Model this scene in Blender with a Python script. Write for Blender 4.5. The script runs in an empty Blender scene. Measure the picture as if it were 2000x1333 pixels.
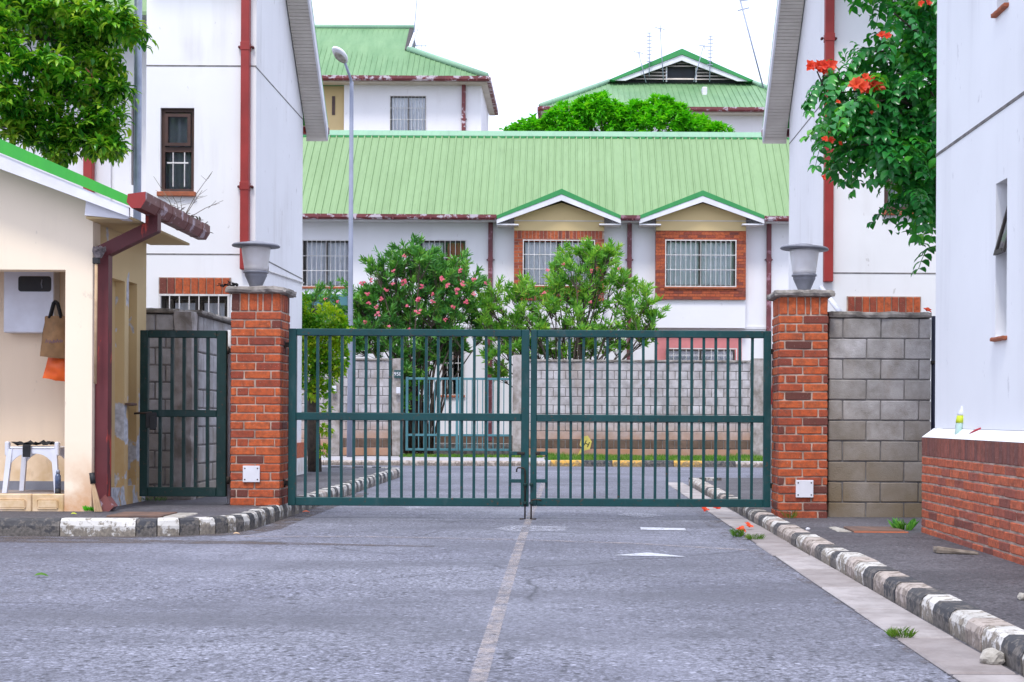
import bpy, bmesh, math, random
from mathutils import Vector, Matrix, noise, Euler
random.seed(7)
R = math.radians
sc = bpy.context.scene
COL = sc.collection

# ------------------------------------------------------------------ camera, world, sun, exposure
F, CX, CY, H, ROLL = 2778.0, 1110.0, 815.0, 0.98, R(0.3)
cam_d = bpy.data.cameras.new('camera'); cam = bpy.data.objects.new('camera', cam_d); COL.objects.link(cam)
cam_d.lens = 50.0; cam_d.sensor_width = 36.0
cam_d.shift_x = (1000 - CX) / 2000.0; cam_d.shift_y = (CY - 666.5) / 2000.0
cam_d.clip_start = 0.05; cam_d.clip_end = 3000
cam.matrix_world = Matrix.Translation((0, 0, H)) @ Euler((R(90), 0, 0)).to_matrix().to_4x4() @ Matrix.Rotation(ROLL, 4, 'Z')
sc.camera = cam

world = bpy.data.worlds.new('World'); sc.world = world; world.use_nodes = True
wn, wl = world.node_tree.nodes, world.node_tree.links
wn.clear()
sky = wn.new('ShaderNodeTexSky'); sky.sky_type = 'NISHITA'; sky.sun_disc = False
SUN_EL, SUN_ROT = R(62), R(192)
sky.sun_elevation = SUN_EL; sky.sun_rotation = SUN_ROT; sky.dust_density = 4.0; sky.air_density = 1.4
mixw = wn.new('ShaderNodeMix'); mixw.data_type = 'RGBA'; mixw.inputs[0].default_value = 0.86
mixw.inputs[7].default_value = (10.9, 11.75, 15.1, 1)          # an even bright overcast
wl.new(sky.outputs[0], mixw.inputs[6])
bgn = wn.new('ShaderNodeBackground'); bgn.inputs[1].default_value = 0.078
won = wn.new('ShaderNodeOutputWorld')
wl.new(mixw.outputs[2], bgn.inputs[0]); wl.new(bgn.outputs[0], won.inputs[0])

sun_d = bpy.data.lights.new('sun', 'SUN'); sun = bpy.data.objects.new('sun', sun_d); COL.objects.link(sun)
sun_d.energy = 1.5; sun_d.angle = R(12); sun_d.color = (1.0, 0.97, 0.93)
sd = Vector((math.sin(SUN_ROT) * math.cos(SUN_EL), math.cos(SUN_ROT) * math.cos(SUN_EL), math.sin(SUN_EL)))
sun.rotation_euler = (-sd).to_track_quat('-Z', 'Y').to_euler()

sc.view_settings.view_transform = 'Standard'; sc.view_settings.look = 'None'
sc.view_settings.exposure = 0.84; sc.view_settings.gamma = 1.0
sc.view_settings.use_curve_mapping = False
sc.render.engine = 'CYCLES'
sc.cycles.max_bounces = 6; sc.cycles.transparent_max_bounces = 12

# ------------------------------------------------------------------ photo geometry -> metres
_c, _s = math.cos(ROLL), math.sin(ROLL)
def PX(px, py, Y):
    dx, dy = px - CX, py - CY
    return (dx * _c + dy * _s) * Y / F
def PZ(px, py, Y):
    dx, dy = px - CX, py - CY
    return H - (-dx * _s + dy * _c) * Y / F
def P(px, py, Y): return Vector((PX(px, py, Y), Y, PZ(px, py, Y)))
def G(px, py, z=0.0):
    dx, dy = px - CX, py - CY
    Y = (H - z) * F / (-dx * _s + dy * _c)
    return Vector((PX(px, py, Y), Y, z))

# ------------------------------------------------------------------ mesh building
class MB:
    def __init__(s): s.v = []; s.f = []; s.sm = []
    def add(s, vs, fs, smooth=False):
        o = len(s.v); s.v += [Vector(p) for p in vs]
        for f in fs: s.f.append([i + o for i in f]); s.sm.append(smooth)
        return s
    def box(s, x0, x1, y0, y1, z0, z1):
        return s.add([(x0,y0,z0),(x1,y0,z0),(x1,y1,z0),(x0,y1,z0),(x0,y0,z1),(x1,y0,z1),(x1,y1,z1),(x0,y1,z1)],
              [(0,3,2,1),(4,5,6,7),(0,1,5,4),(1,2,6,5),(2,3,7,6),(3,0,4,7)])
    def cbox(s, x0, x1, y0, y1, z0, z1, ch=0.004, jit=0.0, rnd=random):
        c = [(x0+x1)/2,(y0+y1)/2,(z0+z1)/2]; h = [abs(x1-x0)/2,abs(y1-y0)/2,abs(z1-z0)/2]
        vs = []; idx = {}
        for sx in (-1,1):
            for sy in (-1,1):
                for sz in (-1,1):
                    j = [rnd.uniform(-jit,jit) for _ in range(3)] if jit else (0,0,0)
                    for a in range(3):
                        p = [c[i] + (sx,sy,sz)[i]*(h[i] - (0 if i == a else ch)) + j[i] for i in range(3)]
                        idx[(sx,sy,sz,a)] = len(vs); vs.append(p)
        fs = []
        for a in range(3):
            b, d = (a+1)%3, (a+2)%3
            for sg in (-1,1):
                q = []
                for (u,v) in ((-1,-1),(1,-1),(1,1),(-1,1)):
                    k = [0,0,0]; k[a]=sg; k[b]=u; k[d]=v; q.append(idx[(*k,a)])
                fs.append(q if sg > 0 else q[::-1])
            for u in (-1,1):
                for v in (-1,1):      # edge along a, between faces b (sign u) and d (sign v)
                    k0=[0,0,0]; k0[a]=-1; k0[b]=u; k0[d]=v; k1=list(k0); k1[a]=1
                    q=[idx[(*k0,b)],idx[(*k1,b)],idx[(*k1,d)],idx[(*k0,d)]]
                    fs.append(q if u*v < 0 else q[::-1])
        for sx in (-1,1):
            for sy in (-1,1):
                for sz in (-1,1):
                    q=[idx[(sx,sy,sz,a)] for a in range(3)]
                    fs.append(q if sx*sy*sz > 0 else q[::-1])
        return s.add(vs, fs)
    def prism(s, poly, axis, a0, a1):
        """poly of 2D points; axis 'y': (x,z) poly along y; 'x': (y,z) along x; 'z': (x,y) along z"""
        n = len(poly); mk = {'y': lambda p,a:(p[0],a,p[1]), 'x': lambda p,a:(a,p[0],p[1]), 'z': lambda p,a:(p[0],p[1],a)}[axis]
        vs = [mk(p,a0) for p in poly] + [mk(p,a1) for p in poly]
        fs = [list(range(n))[::-1], list(range(n,2*n))] + [(i,(i+1)%n,n+(i+1)%n,n+i) for i in range(n)]
        return s.add(vs, fs)
    def tube(s, pts, r, n=8, cap=True, square=None):
        pts = [Vector(p) for p in pts]; rs = r if isinstance(r,(list,tuple)) else [r]*len(pts)
        vs = []; fs = []; up = None
        for i,p in enumerate(pts):
            d = (pts[min(i+1,len(pts)-1)] - pts[max(i-1,0)]).normalized()
            if up is None:
                up = Vector((0,0,1)) if abs(d.z) < 0.9 else Vector((0,1,0))
            a = d.cross(up)
            if a.length < 1e-4: a = d.cross(Vector((1,0,0)))
            a.normalize(); b = a.cross(d).normalized(); up = b if not square else up
            for k in range(n):
                t = 2*math.pi*(k+0.5)/n
                vs.append(p + (a*math.cos(t) + b*math.sin(t))*rs[i])
        for i in range(len(pts)-1):
            for k in range(n):
                fs.append((i*n+k, i*n+(k+1)%n, (i+1)*n+(k+1)%n, (i+1)*n+k))
        if cap: fs.append(list(range(n))[::-1]); fs.append([(len(pts)-1)*n+k for k in range(n)])
        return s.add(vs, fs, n > 4)
    def lathe(s, prof, cx, cy, n=24):
        vs=[]; fs=[]
        for (r,z) in prof:
            for k in range(n):
                t=2*math.pi*k/n; vs.append((cx+r*math.cos(t), cy+r*math.sin(t), z))
        m=len(prof)
        for i in range(m-1):
            for k in range(n): fs.append((i*n+k,i*n+(k+1)%n,(i+1)*n+(k+1)%n,(i+1)*n+k))
        fs.append(list(range(n))[::-1]); fs.append([(m-1)*n+k for k in range(n)])
        return s.add(vs,fs,True)
    def rough(s, x0,x1,y0,y1,z0,z1, seg=0.06, amp=0.01, fr=9.0, seed=0):
        L=[x1-x0,y1-y0,z1-z0]; N=[max(2,int(l/seg)) for l in L]; o=[x0,y0,z0]; idx={}; vs=[]; fs=[]
        off=Vector((seed*3.1,seed*1.7,seed*0.9))
        def vid(i,j,k):
            if (i,j,k) not in idx:
                p=Vector((o[0]+L[0]*i/N[0],o[1]+L[1]*j/N[1],o[2]+L[2]*k/N[2]))
                nn=noise.noise_vector(p*fr+off)*amp + noise.noise_vector(p*fr*3+off)*amp*0.5
                e=(i in(0,N[0]))+(j in(0,N[1]))+(k in(0,N[2]))
                c=Vector(((x0+x1)/2,(y0+y1)/2,(z0+z1)/2))
                if e>=2:
                    q=c-p; q=Vector((q.x and math.copysign(1,q.x)*(i in(0,N[0])),q.y and math.copysign(1,q.y)*(j in(0,N[1])),q.z and math.copysign(1,q.z)*(k in(0,N[2]))))
                    p=p+q*amp*(0.6+abs(noise.noise(p*fr*2+off)))
                idx[(i,j,k)]=len(vs); vs.append(p+nn)
            return idx[(i,j,k)]
        for a in range(3):
            b,d=(a+1)%3,(a+2)%3
            for sg in (0,N[a]):
                for u in range(N[b]):
                    for v in range(N[d]):
                        q=[]
                        for (du,dv) in ((0,0),(1,0),(1,1),(0,1)):
                            k=[0,0,0]; k[a]=sg; k[b]=u+du; k[d]=v+dv; q.append(vid(*k))
                        fs.append(q if sg else q[::-1])
        return s.add(vs,fs)
    def holes(s, axis, u0,u1,v0,v1, hs, p0, t):
        """wall slab with rectangular openings; axis 'x': u is X, slab from Y=p0 to p0+t; axis 'y': u is Y, slab from X=p0 to p0+t"""
        us=sorted({u0,u1}|{h[i] for h in hs for i in (0,1)}); vv=sorted({v0,v1}|{h[i] for h in hs for i in (2,3)})
        mk=(lambda u,p,v:(u,p,v)) if axis=='x' else (lambda u,p,v:(p,u,v))
        inh=lambda u,v:any(h[0]<u<h[1] and h[2]<v<h[3] for h in hs)
        for i in range(len(us)-1):
            for j in range(len(vv)-1):
                a,b,c,d=us[i],us[i+1],vv[j],vv[j+1]
                if inh((a+b)/2,(c+d)/2): continue
                for p in (p0,p0+t): s.add([mk(a,p,c),mk(b,p,c),mk(b,p,d),mk(a,p,d)],[(0,1,2,3)])
        def ring(a,b,c,d):
            for (q,w) in (((a,c),(b,c)),((b,c),(b,d)),((b,d),(a,d)),((a,d),(a,c))):
                s.add([mk(q[0],p0,q[1]),mk(w[0],p0,w[1]),mk(w[0],p0+t,w[1]),mk(q[0],p0+t,q[1])],[(0,1,2,3)])
        ring(u0,u1,v0,v1)
        for h in hs: ring(h[0],h[1],max(h[2],v0),h[3])
        return s
    def leaf(s, base, d, n, L, Wd, bend=0.15, smooth=True):
        d=d.normalized(); a=d.cross(n)
        if a.length<1e-3: a=d.cross(Vector((0.3,0.9,0.2)))
        a.normalize(); n=a.cross(d)
        q=base+d*L*0.20+n*bend*L*0.16; m=base+d*L*0.48+n*bend*L*0.26; u=base+d*L*0.78+n*bend*L*0.05; t=base+d*L-n*bend*L*0.35
        f=n*Wd*0.15
        return s.add([base, q+a*Wd*0.37+f, m+a*Wd*0.5+f, u+a*Wd*0.33+f*0.7, t, u-a*Wd*0.33+f*0.7, m-a*Wd*0.5+f, q-a*Wd*0.37+f, m],
                     [(0,1,8),(1,2,8),(2,3,8),(3,4,8),(4,5,8),(5,6,8),(6,7,8),(7,0,8)], smooth)
    def mesh(s, name, mats, origin, recalc=True):
        me=bpy.data.meshes.new(name)
        me.from_pydata([tuple(p-origin) for p in s.v],[],s.f)
        for m in (mats if isinstance(mats,(list,tuple)) else [mats]): me.materials.append(m)
        if recalc:
            bm=bmesh.new(); bm.from_mesh(me); bmesh.ops.recalc_face_normals(bm,faces=bm.faces); bm.to_mesh(me); bm.free()
        me.polygons.foreach_set('use_smooth', s.sm)
        me.update(); return me
    def build(s, name, mat, parent=None, recalc=True, label=None, stuff=False):
        xs=[p.x for p in s.v]; ys=[p.y for p in s.v]; zs=[p.z for p in s.v]
        o=Vector(((min(xs)+max(xs))/2,(min(ys)+max(ys))/2,min(zs)))
        ob=bpy.data.objects.new(name, s.mesh(name,mat,o,recalc)); COL.objects.link(ob)
        put(ob,o,parent)
        if label: ob['label']=label
        if stuff: ob['kind']='stuff'
        return ob

def wloc(o):
    v=Vector(o.location)
    while o.parent: o=o.parent; v+=Vector(o.location)
    return v
def put(ob, o, parent=None):
    if parent: ob.parent=parent; ob.location=o-wloc(parent)
    else: ob.location=o
def thing(name, label, cat, loc, group=None, kind=None):
    o=bpy.data.objects.new(name,None); COL.objects.link(o); o.location=Vector(loc); o.empty_display_size=0.2
    if label: o['label']=label
    if cat: o['category']=cat
    if group: o['group']=group
    if kind: o['kind']=kind
    return o
def tag(o, label, cat, group=None):
    o['label']=label; o['category']=cat
    if group: o['group']=group
    return o
def struct(o, label=None):
    o['kind']='structure'
    if label: o['label']=label
    return o
_cache={}
def piece(name, mat, parent, c, size, ch=0.006, jit=0.0015, var=3):
    """one brick / block / slab: an object of its own sharing mesh data with pieces of its size"""
    k=(name,mat.name,tuple(round(x,3) for x in size),random.randrange(var))
    if k not in _cache:
        m=MB(); w,d,h=size; m.cbox(-w/2,w/2,-d/2,d/2,-h/2,h/2,ch,jit)
        _cache[k]=m.mesh(name,mat,Vector((0,0,0)))
    ob=bpy.data.objects.new(name,_cache[k]); COL.objects.link(ob); put(ob,Vector(c),parent); return ob

# ------------------------------------------------------------------ materials
class NT:
    def __init__(s,name):
        s.m=bpy.data.materials.new(name); s.m.use_nodes=True; s.t=s.m.node_tree; s.n=s.t.nodes; s.l=s.t.links
        s.b=s.n['Principled BSDF']; s.out=s.n['Material Output']
        s.pos=s.n.new('ShaderNodeNewGeometry')
    def lk(s,a,b): s.l.new(a,b)
    def vec(s,scale=(1,1,1)):
        if scale==(1,1,1): return s.pos.outputs['Position']
        m=s.n.new('ShaderNodeMapping'); m.inputs['Scale'].default_value=scale; s.lk(s.pos.outputs['Position'],m.inputs[0]); return m.outputs[0]
    def noise(s,scale,detail=4,rough=0.55,stretch=(1,1,1),dist=0.0):
        t=s.n.new('ShaderNodeTexNoise'); t.inputs['Scale'].default_value=scale; t.inputs['Detail'].default_value=detail
        t.inputs['Roughness'].default_value=rough; t.inputs['Distortion'].default_value=dist
        s.lk(s.vec(stretch),t.inputs['Vector']); return t.outputs['Fac']
    def voro(s,scale,stretch=(1,1,1),feature='F1'):
        t=s.n.new('ShaderNodeTexVoronoi'); t.inputs['Scale'].default_value=scale; t.feature=feature
        s.lk(s.vec(stretch),t.inputs['Vector']); return t
    def ramp(s,fac,stops,interp='LINEAR'):
        r=s.n.new('ShaderNodeValToRGB'); cr=r.color_ramp; cr.interpolation=interp
        while len(cr.elements)<len(stops): cr.elements.new(0.5)
        for e,(p,c) in zip(cr.elements,stops):
            e.position=p; e.color=(c,c,c,1) if isinstance(c,(int,float)) else (*c,1)
        s.lk(fac,r.inputs[0]); return r.outputs[0]
    def mix(s,fac,a,b,mode='MIX'):
        m=s.n.new('ShaderNodeMix'); m.data_type='RGBA'; m.blend_type=mode
        for sock,v in ((m.inputs[0],fac),(m.inputs[6],a),(m.inputs[7],b)):
            if isinstance(v,(int,float)): sock.default_value=v
            elif isinstance(v,tuple): sock.default_value=(*v,1)
            else: s.lk(v,sock)
        return m.outputs[2]
    def math(s,op,a,b=0.0,clamp=False):
        m=s.n.new('ShaderNodeMath'); m.operation=op; m.use_clamp=clamp
        for sock,v in ((m.inputs[0],a),(m.inputs[1],b)):
            if isinstance(v,(int,float)): sock.default_value=v
            else: s.lk(v,sock)
        return m.outputs[0]
    def z(s):
        x=s.n.new('ShaderNodeSeparateXYZ'); s.lk(s.pos.outputs['Position'],x.inputs[0]); return x.outputs[2]
    def zramp(s,a,b):
        m=s.n.new('ShaderNodeMapRange'); m.inputs[1].default_value=a; m.inputs[2].default_value=b; s.lk(s.z(),m.inputs[0]); return m.outputs[0]
    def objrand(s): o=s.n.new('ShaderNodeObjectInfo'); return o.outputs['Random']
    def island(s): return s.pos.outputs['Random Per Island']
    def bump(s,h,strength=0.3,dist=0.01):
        b=s.n.new('ShaderNodeBump'); b.inputs['Strength'].default_value=strength; b.inputs['Distance'].default_value=dist
        s.lk(h,b.inputs['Height']); s.lk(b.outputs[0],s.b.inputs['Normal'])
    def done(s,col,rough=0.8,metal=0.0,spec=0.5):
        if isinstance(col,tuple): s.b.inputs['Base Color'].default_value=(*col,1)
        else: s.lk(col,s.b.inputs['Base Color'])
        if isinstance(rough,(int,float)): s.b.inputs['Roughness'].default_value=rough
        else: s.lk(rough,s.b.inputs['Roughness'])
        s.b.inputs['Metallic'].default_value=metal; s.b.inputs['Specular IOR Level'].default_value=spec
        return s.m

def m_simple(name,c1,c2=None,scale=6,rough=0.7,metal=0,bump=0.1,lo=0.35,hi=0.65,spec=0.5,detail=5):
    t=NT(name); c2=c2 or tuple(x*0.8 for x in c1); n=t.noise(scale,detail)
    if bump: t.bump(t.noise(scale*8,3),bump,0.004)
    return t.done(t.ramp(n,[(lo,c1),(hi,c2)]),rough,metal,spec)

def m_wall(name,c,stain=(0.50,0.47,0.44),amount=0.35,splash=None,zs=(0.1,0.9)):
    t=NT(name)
    a=t.ramp(t.noise(0.7,4),[(0.35,c),(0.7,tuple(x*0.93 for x in c))])
    st=t.ramp(t.noise(3.2,6,0.6,(1,1,0.12)),[(0.52,0.0),(0.78,1.0)])
    pa=t.ramp(t.noise(0.9,3),[(0.4,0.0),(0.7,1.0)])
    col=t.mix(t.math('MULTIPLY',t.math('MULTIPLY',st,pa),amount),a,stain)
    sp=t.ramp(t.noise(9,5,0.65,(1,1,0.45)),[(0.665,0.0),(0.70,1.0)])
    col=t.mix(t.math('MULTIPLY',sp,amount*0.7),col,tuple(x*0.8 for x in stain))
    if splash:
        zz=t.zramp(zs[1],zs[0]); k=t.math('MULTIPLY',zz,t.ramp(t.noise(5,5),[(0.3,0.0),(0.62,1.0)]),True)
        col=t.mix(k,col,splash)
    t.bump(t.noise(60,4),0.12,0.003)
    return t.done(col,0.85)

def m_peelwall(name,c,under,grime):
    t=NT(name)
    a=t.ramp(t.noise(1.2,4),[(0.3,c),(0.7,tuple(x*0.88 for x in c))])
    zz=t.zramp(1.75,0.35)
    g=t.math('MULTIPLY',zz,t.ramp(t.noise(3.5,6,0.65,(1,1,0.5)),[(0.35,0.0),(0.7,1.0)]),True)
    col=t.mix(g,a,grime)
    nn=t.noise(4.2,4,0.5,(1,1,0.55))
    p=t.ramp(t.math('ADD',nn,t.math('MULTIPLY',zz,0.16)),[(0.625,0.0),(0.64,1.0)])
    col=t.mix(p,col,t.ramp(t.noise(20,3),[(0.3,under),(0.75,tuple(x*0.5 for x in under))]))
    t.bump(t.math('SUBTRACT',t.noise(60,3),t.math('MULTIPLY',p,2.0)),0.25,0.004)
    return t.done(col,0.85)

def m_brick(name,ramp,island=False):
    t=NT(name); r=t.island() if island else t.objrand()
    col=t.ramp(r,ramp)
    n=t.noise(22,6,0.7)
    col=t.mix(t.ramp(n,[(0.38,0.0),(0.72,0.8)]),col,(0.11,0.035,0.02))
    col=t.mix(t.ramp(t.noise(70,3),[(0.62,0.0),(0.75,0.4)]),col,(0.6,0.45,0.36))
    t.bump(t.noise(90,4),0.5,0.004)
    return t.done(col,0.85)

def m_block(name,c1,c2,low=None,zs=(0.1,0.7),island=False):
    t=NT(name); r=t.island() if island else t.objrand()
    col=t.ramp(r,[(0.0,c1),(0.6,tuple((a+b)/2 for a,b in zip(c1,c2))),(1.0,c2)])
    col=t.mix(t.ramp(t.noise(4.5,6,0.65),[(0.38,0.0),(0.7,0.75)]),col,tuple(x*k for x,k in zip(c1,(0.42,0.40,0.36))))
    col=t.mix(t.ramp(t.noise(2.4,5,0.6,(1,1,0.5)),[(0.50,0.0),(0.68,0.45)]),col,tuple(x*k for x,k in zip(c1,(0.62,0.50,0.36))))
    if low:
        k=t.math('MULTIPLY',t.zramp(zs[1],zs[0]),t.ramp(t.noise(2.5,4),[(0.2,0.55),(0.6,1.0)]),True); col=t.mix(k,col,low)
    v=t.voro(120)
    t.bump(t.math('ADD',t.noise(70,4),t.math('MULTIPLY',v.outputs['Distance'],0.6)),0.6,0.005)
    return t.done(col,0.9)

def m_asphalt(name,c1,c2,big=0.35,wet=0.0):
    t=NT(name)
    v=t.voro(58); v2=t.voro(140)
    ag=t.ramp(v.outputs['Color'],[(0.12,tuple(x*0.30 for x in c1)),(0.5,c1),(0.85,tuple(min(1,x*1.7) for x in c1))])
    ag2=t.mix(0.45,ag,t.ramp(v2.outputs['Color'],[(0.2,tuple(x*0.4 for x in c1)),(0.8,tuple(x*1.6 for x in c1))]))
    n=t.ramp(t.noise(big,6,0.6),[(0.42,0.0),(0.62,1.0)])
    col=t.mix(t.math('MULTIPLY',n,0.75),ag2,t.mix(1.0,ag2,c2,'MULTIPLY'))
    col=t.mix(t.ramp(t.noise(3.0,6,0.7,(1,0.5,1)),[(0.55,0.0),(0.72,0.6)]),col,tuple(x*0.5 for x in c1))
    pit=t.ramp(t.noise(38,3,0.6),[(0.36,1.0),(0.45,0.0)])
    col=t.mix(t.math('MULTIPLY',pit,0.85),col,tuple(x*0.28 for x in c1))
    pat=t.ramp(t.noise(1.7,4,0.6),[(0.40,0.0),(0.60,1.0)])
    pit2=t.ramp(t.noise(15,6,0.75),[(0.40,1.0),(0.47,0.0)])
    col=t.mix(t.math('MULTIPLY',t.math('MULTIPLY',pit2,pat),0.6),col,tuple(x*0.3 for x in c1))
    gv=t.voro(19); sx=t.n.new('ShaderNodeSeparateColor'); t.lk(gv.outputs['Color'],sx.inputs[0])
    spot=t.math('MULTIPLY',t.ramp(sx.outputs[0],[(0.52,0.0),(0.56,1.0)]),t.ramp(gv.outputs['Distance'],[(0.22,1.0),(0.36,0.0)]))
    col=t.mix(t.math('MULTIPLY',spot,0.9),col,tuple(x*0.16 for x in c1))
    pebble=t.math('MULTIPLY',t.ramp(sx.outputs[1],[(0.76,0.0),(0.80,1.0)]),t.ramp(gv.outputs['Distance'],[(0.18,1.0),(0.30,0.0)]))  # small pale pebbles scattered through the aggregate
    col=t.mix(t.math('MULTIPLY',pebble,0.7),col,tuple(min(1,x*2.3) for x in c1))
    gap=t.ramp(v.outputs['Distance'],[(0.35,0.0),(0.85,0.5)])
    col=t.mix(gap,col,tuple(x*0.3 for x in c1))
    bands=t.ramp(t.noise(0.9,6,0.65,(0.35,1.1,1)),[(0.42,0.0),(0.64,0.78)])
    col=t.mix(bands,col,tuple(x*0.42 for x in c1))
    pale=t.ramp(t.noise(0.5,5,0.6,(1.0,0.5,1)),[(0.50,0.0),(0.72,0.32)])
    col=t.mix(pale,col,tuple(min(1,x*1.5) for x in c1))
    cv=t.n.new('ShaderNodeTexVoronoi'); cv.feature='DISTANCE_TO_EDGE'; cv.inputs['Scale'].default_value=0.42
    wp=t.n.new('ShaderNodeMix'); wp.data_type='VECTOR'; wp.inputs[0].default_value=0.22
    wn_=t.n.new('ShaderNodeTexNoise'); wn_.inputs['Scale'].default_value=2.2; wn_.inputs['Detail'].default_value=6
    t.lk(t.pos.outputs['Position'],wn_.inputs['Vector']); t.lk(t.pos.outputs['Position'],wp.inputs[4]); t.lk(wn_.outputs['Color'],wp.inputs[5]); t.lk(wp.outputs[1],cv.inputs['Vector'])
    ck=t.math('MULTIPLY',t.ramp(cv.outputs['Distance'],[(0.0,1.0),(0.007,0.0)]),t.ramp(t.noise(0.8,3),[(0.46,0.0),(0.56,0.75)]))
    col=t.mix(ck,col,tuple(x*0.2 for x in c1))
    t.bump(t.math('SUBTRACT',t.noise(50,3),v.outputs['Distance']),0.9,0.006)
    return t.done(col,t.ramp(t.noise(1.2,4),[(0.35,0.62),(0.7,0.85)]),0,0.45)

def m_kerb(name,c,wear):
    t=NT(name)
    n=t.noise(16,6,0.7); zf=t.zramp(0.13,0.0)
    k=t.ramp(t.math('ADD',n,t.math('MULTIPLY',zf,0.17)),[(0.535,0.0),(0.60,1.0)])
    rr=t.math('ADD',k,t.math('MULTIPLY',t.objrand(),0.25),True)
    base=t.ramp(t.noise(5,4),[(0.35,c),(0.7,tuple(x*0.75 for x in c))])
    col=t.mix(t.math('MULTIPLY',rr,0.9),base,t.ramp(t.noise(40,3),[(0.35,wear),(0.7,tuple(x*0.4 for x in wear))]))
    t.bump(t.noise(60,4),0.5,0.005)
    return t.done(col,0.85)

def m_roof(name,c1,c2):
    t=NT(name); n=t.noise(1.3,5,0.6,(1.6,0.5,0.5))
    col=t.ramp(n,[(0.3,c1),(0.7,c2)])
    col=t.mix(t.ramp(t.noise(8,5,0.65,(2.0,0.35,0.35)),[(0.5,0.0),(0.8,0.4)]),col,tuple(x*0.62 for x in c2))
    return t.done(col,0.55,0,0.4)

def m_peelred(name,red,pale,amt=0.5,st=(1,1,1)):
    t=NT(name); n=t.noise(5,6,0.65,st); 
    k=t.ramp(n,[(amt,0.0),(amt+0.05,1.0)])
    base=t.ramp(t.noise(2.2,4),[(0.3,red),(0.7,tuple(x*0.6 for x in red))])
    return t.done(t.mix(k,base,pale),0.5,0,0.4)

def m_leaf(name,stops,trans=0.35,rough=0.4,obj=False,clump=3.2):
    t=NT(name)
    r=t.island()
    if obj: r=t.math('FRACT',t.math('ADD',r,t.objrand()))
    cl=t.ramp(t.noise(clump,3,0.5),[(0.36,0.0),(0.64,1.0)])
    r=t.math('ADD',t.math('MULTIPLY',r,0.5),t.math('MULTIPLY',cl,0.5))
    col=t.ramp(r,stops)
    t.lk(col,t.b.inputs['Base Color']); t.b.inputs['Roughness'].default_value=rough; t.b.inputs['Specular IOR Level'].default_value=0.4
    tr=t.n.new('ShaderNodeBsdfTranslucent'); t.lk(t.mix(1.0,col,(1.0,1.0,0.35),'MULTIPLY'),tr.inputs[0])
    ms=t.n.new('ShaderNodeMixShader'); ms.inputs[0].default_value=trans
    t.lk(t.b.outputs[0],ms.inputs[1]); t.lk(tr.outputs[0],ms.inputs[2]); t.lk(ms.outputs[0],t.out.inputs[0])
    return t.m

def m_glass(name,tint=(0.96,0.97,0.98)):
    t=NT(name); g=t.n.new('ShaderNodeBsdfGlossy'); g.inputs['Roughness'].default_value=0.03
    tr=t.n.new('ShaderNodeBsdfTransparent'); tr.inputs[0].default_value=(*tint,1)
    fr=t.n.new('ShaderNodeFresnel'); fr.inputs[0].default_value=1.5
    ms=t.n.new('ShaderNodeMixShader'); t.lk(fr.outputs[0],ms.inputs[0]); t.lk(tr.outputs[0],ms.inputs[1]); t.lk(g.outputs[0],ms.inputs[2])
    t.lk(ms.outputs[0],t.out.inputs[0]); return t.m

M={}
M['asphalt']=m_asphalt('asphalt',(0.235,0.240,0.290),(0.60,0.60,0.65))
M['asphalt_dark']=m_asphalt('old_asphalt',(0.125,0.118,0.130),(0.62,0.58,0.60),0.8)
M['asphalt_left']=m_asphalt('pavement_asphalt',(0.135,0.130,0.146),(0.7,0.68,0.68),0.8)
M['earth']=m_simple('earth',(0.16,0.13,0.09),(0.10,0.10,0.05),1.5,0.95)
M['wall']=m_wall('white_plaster',(0.84,0.835,0.84),(0.48,0.44,0.41),0.65,(0.50,0.42,0.34),(0.0,0.7))
M['wall_near']=m_wall('white_plaster_streaked',(0.87,0.88,0.89),(0.50,0.49,0.52),0.5)
M['wall_house']=m_wall('lavender_plaster',(0.79,0.78,0.81),(0.55,0.51,0.52),0.4)
M['tan']=m_wall('tan_plaster',(0.62,0.47,0.24),(0.42,0.33,0.2),0.25)
M['cream']=m_wall('cream_plaster',(0.91,0.77,0.59),(0.55,0.45,0.36),0.4,(0.60,0.31,0.14),(0.1,0.75))
M['cream_peel']=m_peelwall('peeling_tan_plaster',(0.66,0.50,0.26),(0.66,0.67,0.72),(0.52,0.29,0.10))
M['cream_in']=m_wall('alcove_plaster',(0.86,0.68,0.49),(0.5,0.4,0.3),0.4,(0.55,0.36,0.16),(0.25,0.8))
BR=[(0.0,(0.49,0.088,0.022)),(0.35,(0.56,0.118,0.030)),(0.6,(0.41,0.074,0.026)),(0.78,(0.31,0.055,0.026)),(0.91,(0.19,0.042,0.028)),(1.0,(0.10,0.033,0.026))]
M['brick']=m_brick('orange_brick',BR)
M['brick_far']=m_brick('far_brick',[(p,tuple(x*0.9+0.01 for x in c)) for p,c in BR[:5]]+[(1.0,(0.35,0.07,0.04))],True)
M['brick_plinth']=m_brick('plinth_brick',[(0.0,(0.60,0.145,0.06)),(0.5,(0.53,0.12,0.052)),(0.85,(0.40,0.105,0.065)),(1.0,(0.2,0.06,0.045))])
M['brick_top']=m_brick('weathered_soldier_brick',[(0.0,(0.33,0.10,0.07)),(0.5,(0.27,0.09,0.065)),(1.0,(0.17,0.07,0.06))])
M['pink']=m_simple('pink_paint',(0.62,0.22,0.22),(0.55,0.19,0.19),4,0.8)
M['mortar']=m_simple('mortar',(0.52,0.39,0.31),(0.25,0.18,0.145),9,0.95,0,0.4)
M['mortar_grey']=m_simple('grey_mortar',(0.24,0.22,0.21),(0.12,0.115,0.11),10,0.95,0,0.4)
M['block']=m_block('grey_block',(0.36,0.335,0.315),(0.54,0.515,0.51),(0.20,0.15,0.09),(0.15,1.35))
M['block_left']=m_block('weathered_block',(0.42,0.41,0.42),(0.54,0.53,0.54),(0.3,0.26,0.2),(0.1,0.9))
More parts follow.
